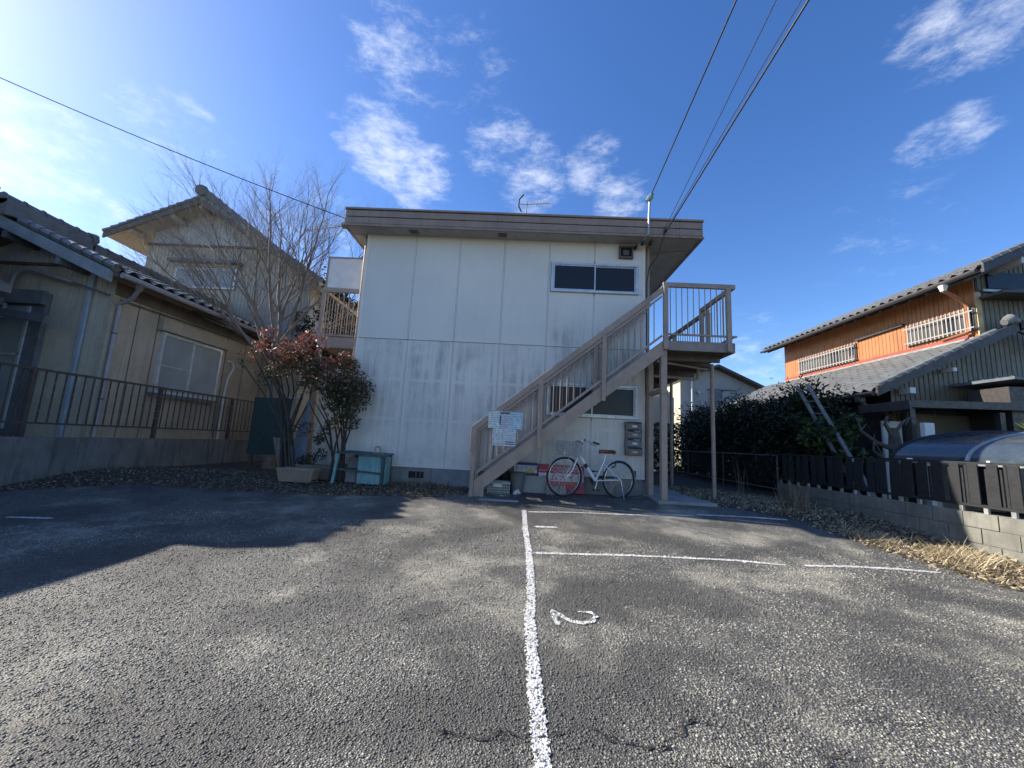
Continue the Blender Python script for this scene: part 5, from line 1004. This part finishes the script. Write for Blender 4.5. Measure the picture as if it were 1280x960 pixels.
sad.add(V, [(i*n+j, i*n+(j+1) % n, (i+1)*n+(j+1) % n, (i+1)*n+j) for i in range(len(prof)-1) for j in range(n)]+[tuple(range(n)), tuple((len(prof)-1)*n+j for j in range(n))]); bb('saddle', sad, pm('brown_leather', (.24, .075, .03), (.17, .055, .025), 14, .4)); bb('seat_post', MB().tube([(-.232, 0, .65), (-.265, 0, .77)], .013, 8), M_CHROME)
bk = MB(); bx0, bx1, bz0, bz1 = .325, .60, .70, .925
for i in range(7):
    t = i/6; z = bz0+(bz1-bz0)*t; e = .02+.03*t; bk.tube([(bx0, -.13-e, z), (bx1+e, -.12-e, z), (bx1+e, .12+e, z), (bx0, .13+e, z), (bx0, -.13-e, z)], .0045 if i < 6 else .006, 4)
for i in range(11):
    t = i/10
    for s_ in (-1, 1): x = bx0+(bx1-bx0)*t; bk.tube([(x, s_*.14, bz0), (x+.03*t, s_*.175, bz1)], .0036, 4)
    y = -.14+.28*t; bk.tube([(bx1+.02, y, bz0), (bx1+.05, y*1.2, bz1)], .0036, 4); bk.tube([(bx0, y, bz0), (bx0, y*1.2, bz1)], .0036, 4); bk.tube([(bx0, y, bz0), (bx1+.02, y, bz0)], .0036, 4)
o = bb('basket', bk, M_GALV); o['kind'] = 'stuff'; bb('basket_stay', MB().tube([(.50, .06, .70), (FHX, .06, WZ)], .005, 6), M_GALV); bb('basket_stay', MB().tube([(.50, -.06, .70), (FHX, -.06, WZ)], .005, 6), M_GALV)
bb('chain_ring', MB().tube([(-.068, -.045, .30), (-.068, -.05, .30)], .085, 24), M_BLACK); bb('chain_cover', MB().box(-.56, -.06, -.052, -.046, .345, .385), M_BLACK, False)
for s_ in (1, -1): p = (-.068-.05*s_, -.07*s_, .30+.15*s_); bb('crank', MB().tube([(-.068, -.06*s_, .30), p], .009, 6), M_CHROME); bb('pedal', MB().box(p[0]-.045, p[0]+.045, min(p[1], p[1]-.09*s_), max(p[1], p[1]-.09*s_), p[2]-.012, p[2]+.012), M_BLACK, False)
bb('side_stand', MB().tube([(RHX, .075, WZ-.01), (RHX-.02, .09, .18), (RHX-.01, .17, .005)], .008, 6), M_CHROME); bb('lamp', MB().tube([(.42, -.05, .63), (.47, -.05, .64)], [.02, .03], 10), M_CHROME); bb('lock', MB().torus((-.43, 0, .58), .045, .010, (1, 0, .6), 16, 6), M_BLACK)

# ------------------------------------------------------------------ planters, teal bench and leaning boards at the left corner
def planter(label, x0, x1, y0, y1, z0, h, mat):
    t = thing('planter', label, 'planter', ((x0+x1)/2, (y0+y1)/2, z0)); e = .05; mb = MB()
    def ring(k, z): return [(x0+k, y0+k*.7, z), (x1-k, y0+k*.7, z), (x1-k, y1-k*.7, z), (x0+k, y1-k*.7, z)]
    rings = [ring(e, z0), ring(.012, z0+h*.82), ring(0, z0+h*.84), ring(0, z0+h), ring(.022, z0+h), ring(.04, z0+h*.8)]; V = sum(rings, [])
    F = [(4*i+j, 4*i+(j+1) % 4, 4*i+4+(j+1) % 4, 4*i+4+j) for i in range(5) for j in range(4)]+[(0, 1, 2, 3)]; mb.add(V, F).build('trough', mat, t, bevel=.012); MB().box(x0+.04, x1-.04, y0+.04, y1-.04, z0+.02, z0+h*.86).build('potting_soil', M_SOIL, t); return t
M_CLAY = pm('clay_plastic', (.34, .24, .17), (.27, .195, .145), 4, .6, streak=.2)
planter('long clay coloured planter in front of the shrubs', -4.22, -3.55, 6.98, 7.26, .07, .235, M_CLAY); planter('darker planter standing behind the front clay planter', -4.18, -3.42, 7.35, 7.62, .09, .26, pm('dark_clay', (.22, .155, .12), None, 4, .65, streak=.2))
sh = thing('small_shrub', 'small dark green seedling in the rear planter', 'shrub', (-3.8, 7.42, .3)); MB().tube([(-3.8, 7.42, .3), (-3.78, 7.42, .55)], .008, 5).build('stem', M_STEM, sh); leaves('crown', sh, clumpy(260, [(-3.85, 7.42, .45, .12), (-3.68, 7.42, .55, .12), (-4.0, 7.40, .42, .1)], 1), .06, LG)
M_TEAL = pm('flaking_teal_paint', (.24, .42, .40), (.15, .30, .29), 5, .65, streak=.45, fine=.5); M_TEALD = pm('dark_teal_wood', (.06, .105, .11), (.04, .07, .075), 6, .7, streak=.3)
BN = thing('teal_workbench', 'small weathered bench with teal plywood sides and dark top', 'bench', (-2.85, 7.3, .09)); bx0, bx1, by0, by1, bz = -3.25, -2.36, 7.12, 7.50, .60
MB().add([(bx0-.03, by0-.02, bz), (bx1+.02, by0-.02, bz-.02), (bx1+.03, by1, bz+.01), (bx0+.06, by1, bz+.03), (bx0-.03, by0-.02, bz+.02), (bx1+.02, by0-.02, bz+.0), (bx1+.03, by1, bz+.03), (bx0+.06, by1, bz+.05)], [(0, 3, 2, 1), (4, 5, 6, 7), (0, 1, 5, 4), (1, 2, 6, 5), (2, 3, 7, 6), (3, 0, 4, 7)]).build('bench_top', M_TEALD, BN)
for (x, y, tx) in ((bx0+.02, by0, -.05), (bx1-.05, by0, .0), (bx0+.22, by1-.04, -.03), (bx1-.03, by1-.04, 0)): MB().beam((x+tx, y+.03, .07), (x, y+.03, bz-.002), .045, .045, (0, 1, 0)).build('leg', M_TEALD if y > 7.2 or x > -2.6 else M_TEAL, BN)
BX('side_board', M_TEAL, BN, -2.86, -2.44, 7.165, 7.185, .09, .575); BX('end_board', M_TEAL, BN, bx1-.03, bx1-.01, 7.20, 7.46, .09, .575); MB().beam((bx0, 7.15, .33), (-2.43, 7.15, .28), .02, .035).build('stretcher', M_TEALD, BN); BX('shelf', M_TEALD, BN, bx0+.1, -2.9, 7.3, 7.45, .30, .33); BX('inner_box', pm('grey_carton', (.22, .21, .195), None, 5, .8), BN, -3.12, -2.90, 7.34, 7.48, .34, .53)
tag(MB().torus((-2.63, 7.44, .69), .055, .014, (0, 1, .15), 24, 8).build('ring_coil', M_CONC, None, True), 'small grey ring standing on the teal bench', 'ring')
tag(BX('carton', pm('grey_carton', (.22, .21, .195), None, 5, .8), None, -3.10, -2.9, 7.24, 7.40, .095, .29, .006), 'grey carton standing inside the teal bench', 'carton')
GB = thing('green_sheet', 'dark green sheet standing behind the leaning boards at the left', 'sheet', (-5.0, 8.1, 0)); BX('sheet', pm('dark_green_sheet', (.018, .040, .038), None, 4, .5), GB, -5.48, -4.72, 8.02, 8.05, .45, 1.6); BX('sheet_post', M_STEM, GB, -5.45, -5.39, 8.052, 8.1, .0, 1.5)
def slope_board(name, label, mat, pts, y, th=.02):
    t = thing(name, label, 'board', (pts[0][0], y, pts[0][1])); MB().prism(pts, 1, y, y+th).build('plank', mat, t, bevel=.003); return t
slope_board('grey_blue_board', 'tall tapered blue grey board leaning beside the planters', pm('blue_grey_board', (.22, .26, .31), (.18, .21, .25), 3, .6), [(-4.42, .28), (-4.05, .28), (-4.1, 1.55), (-4.16, 1.55)], 7.62); slope_board('white_offcut', 'short white offcut board at the foot of the blue grey board', pm('offcut_white', (.46, .50, .50), None, 4, .6), [(-4.40, .06), (-4.22, .06), (-4.05, .36), (-4.36, .36)], 7.46)
slope_board('old_plank', 'narrow weathered plank leaning at the far left of the boards', pm('weathered_plank', (.26, .21, .17), (.17, .14, .115), 9, .8, streak=.5), [(-4.50, .08), (-4.42, .08), (-4.42, .78), (-4.72, .82)], 7.58)
tag(MB().tube([(-4.75, 7.9, 1.62), (-4.2, 7.6, 1.57)], .012, 6).build('bamboo_cane', M_PALE, None, True), 'thin pale cane lying across the tops of the leaning boards', 'cane')
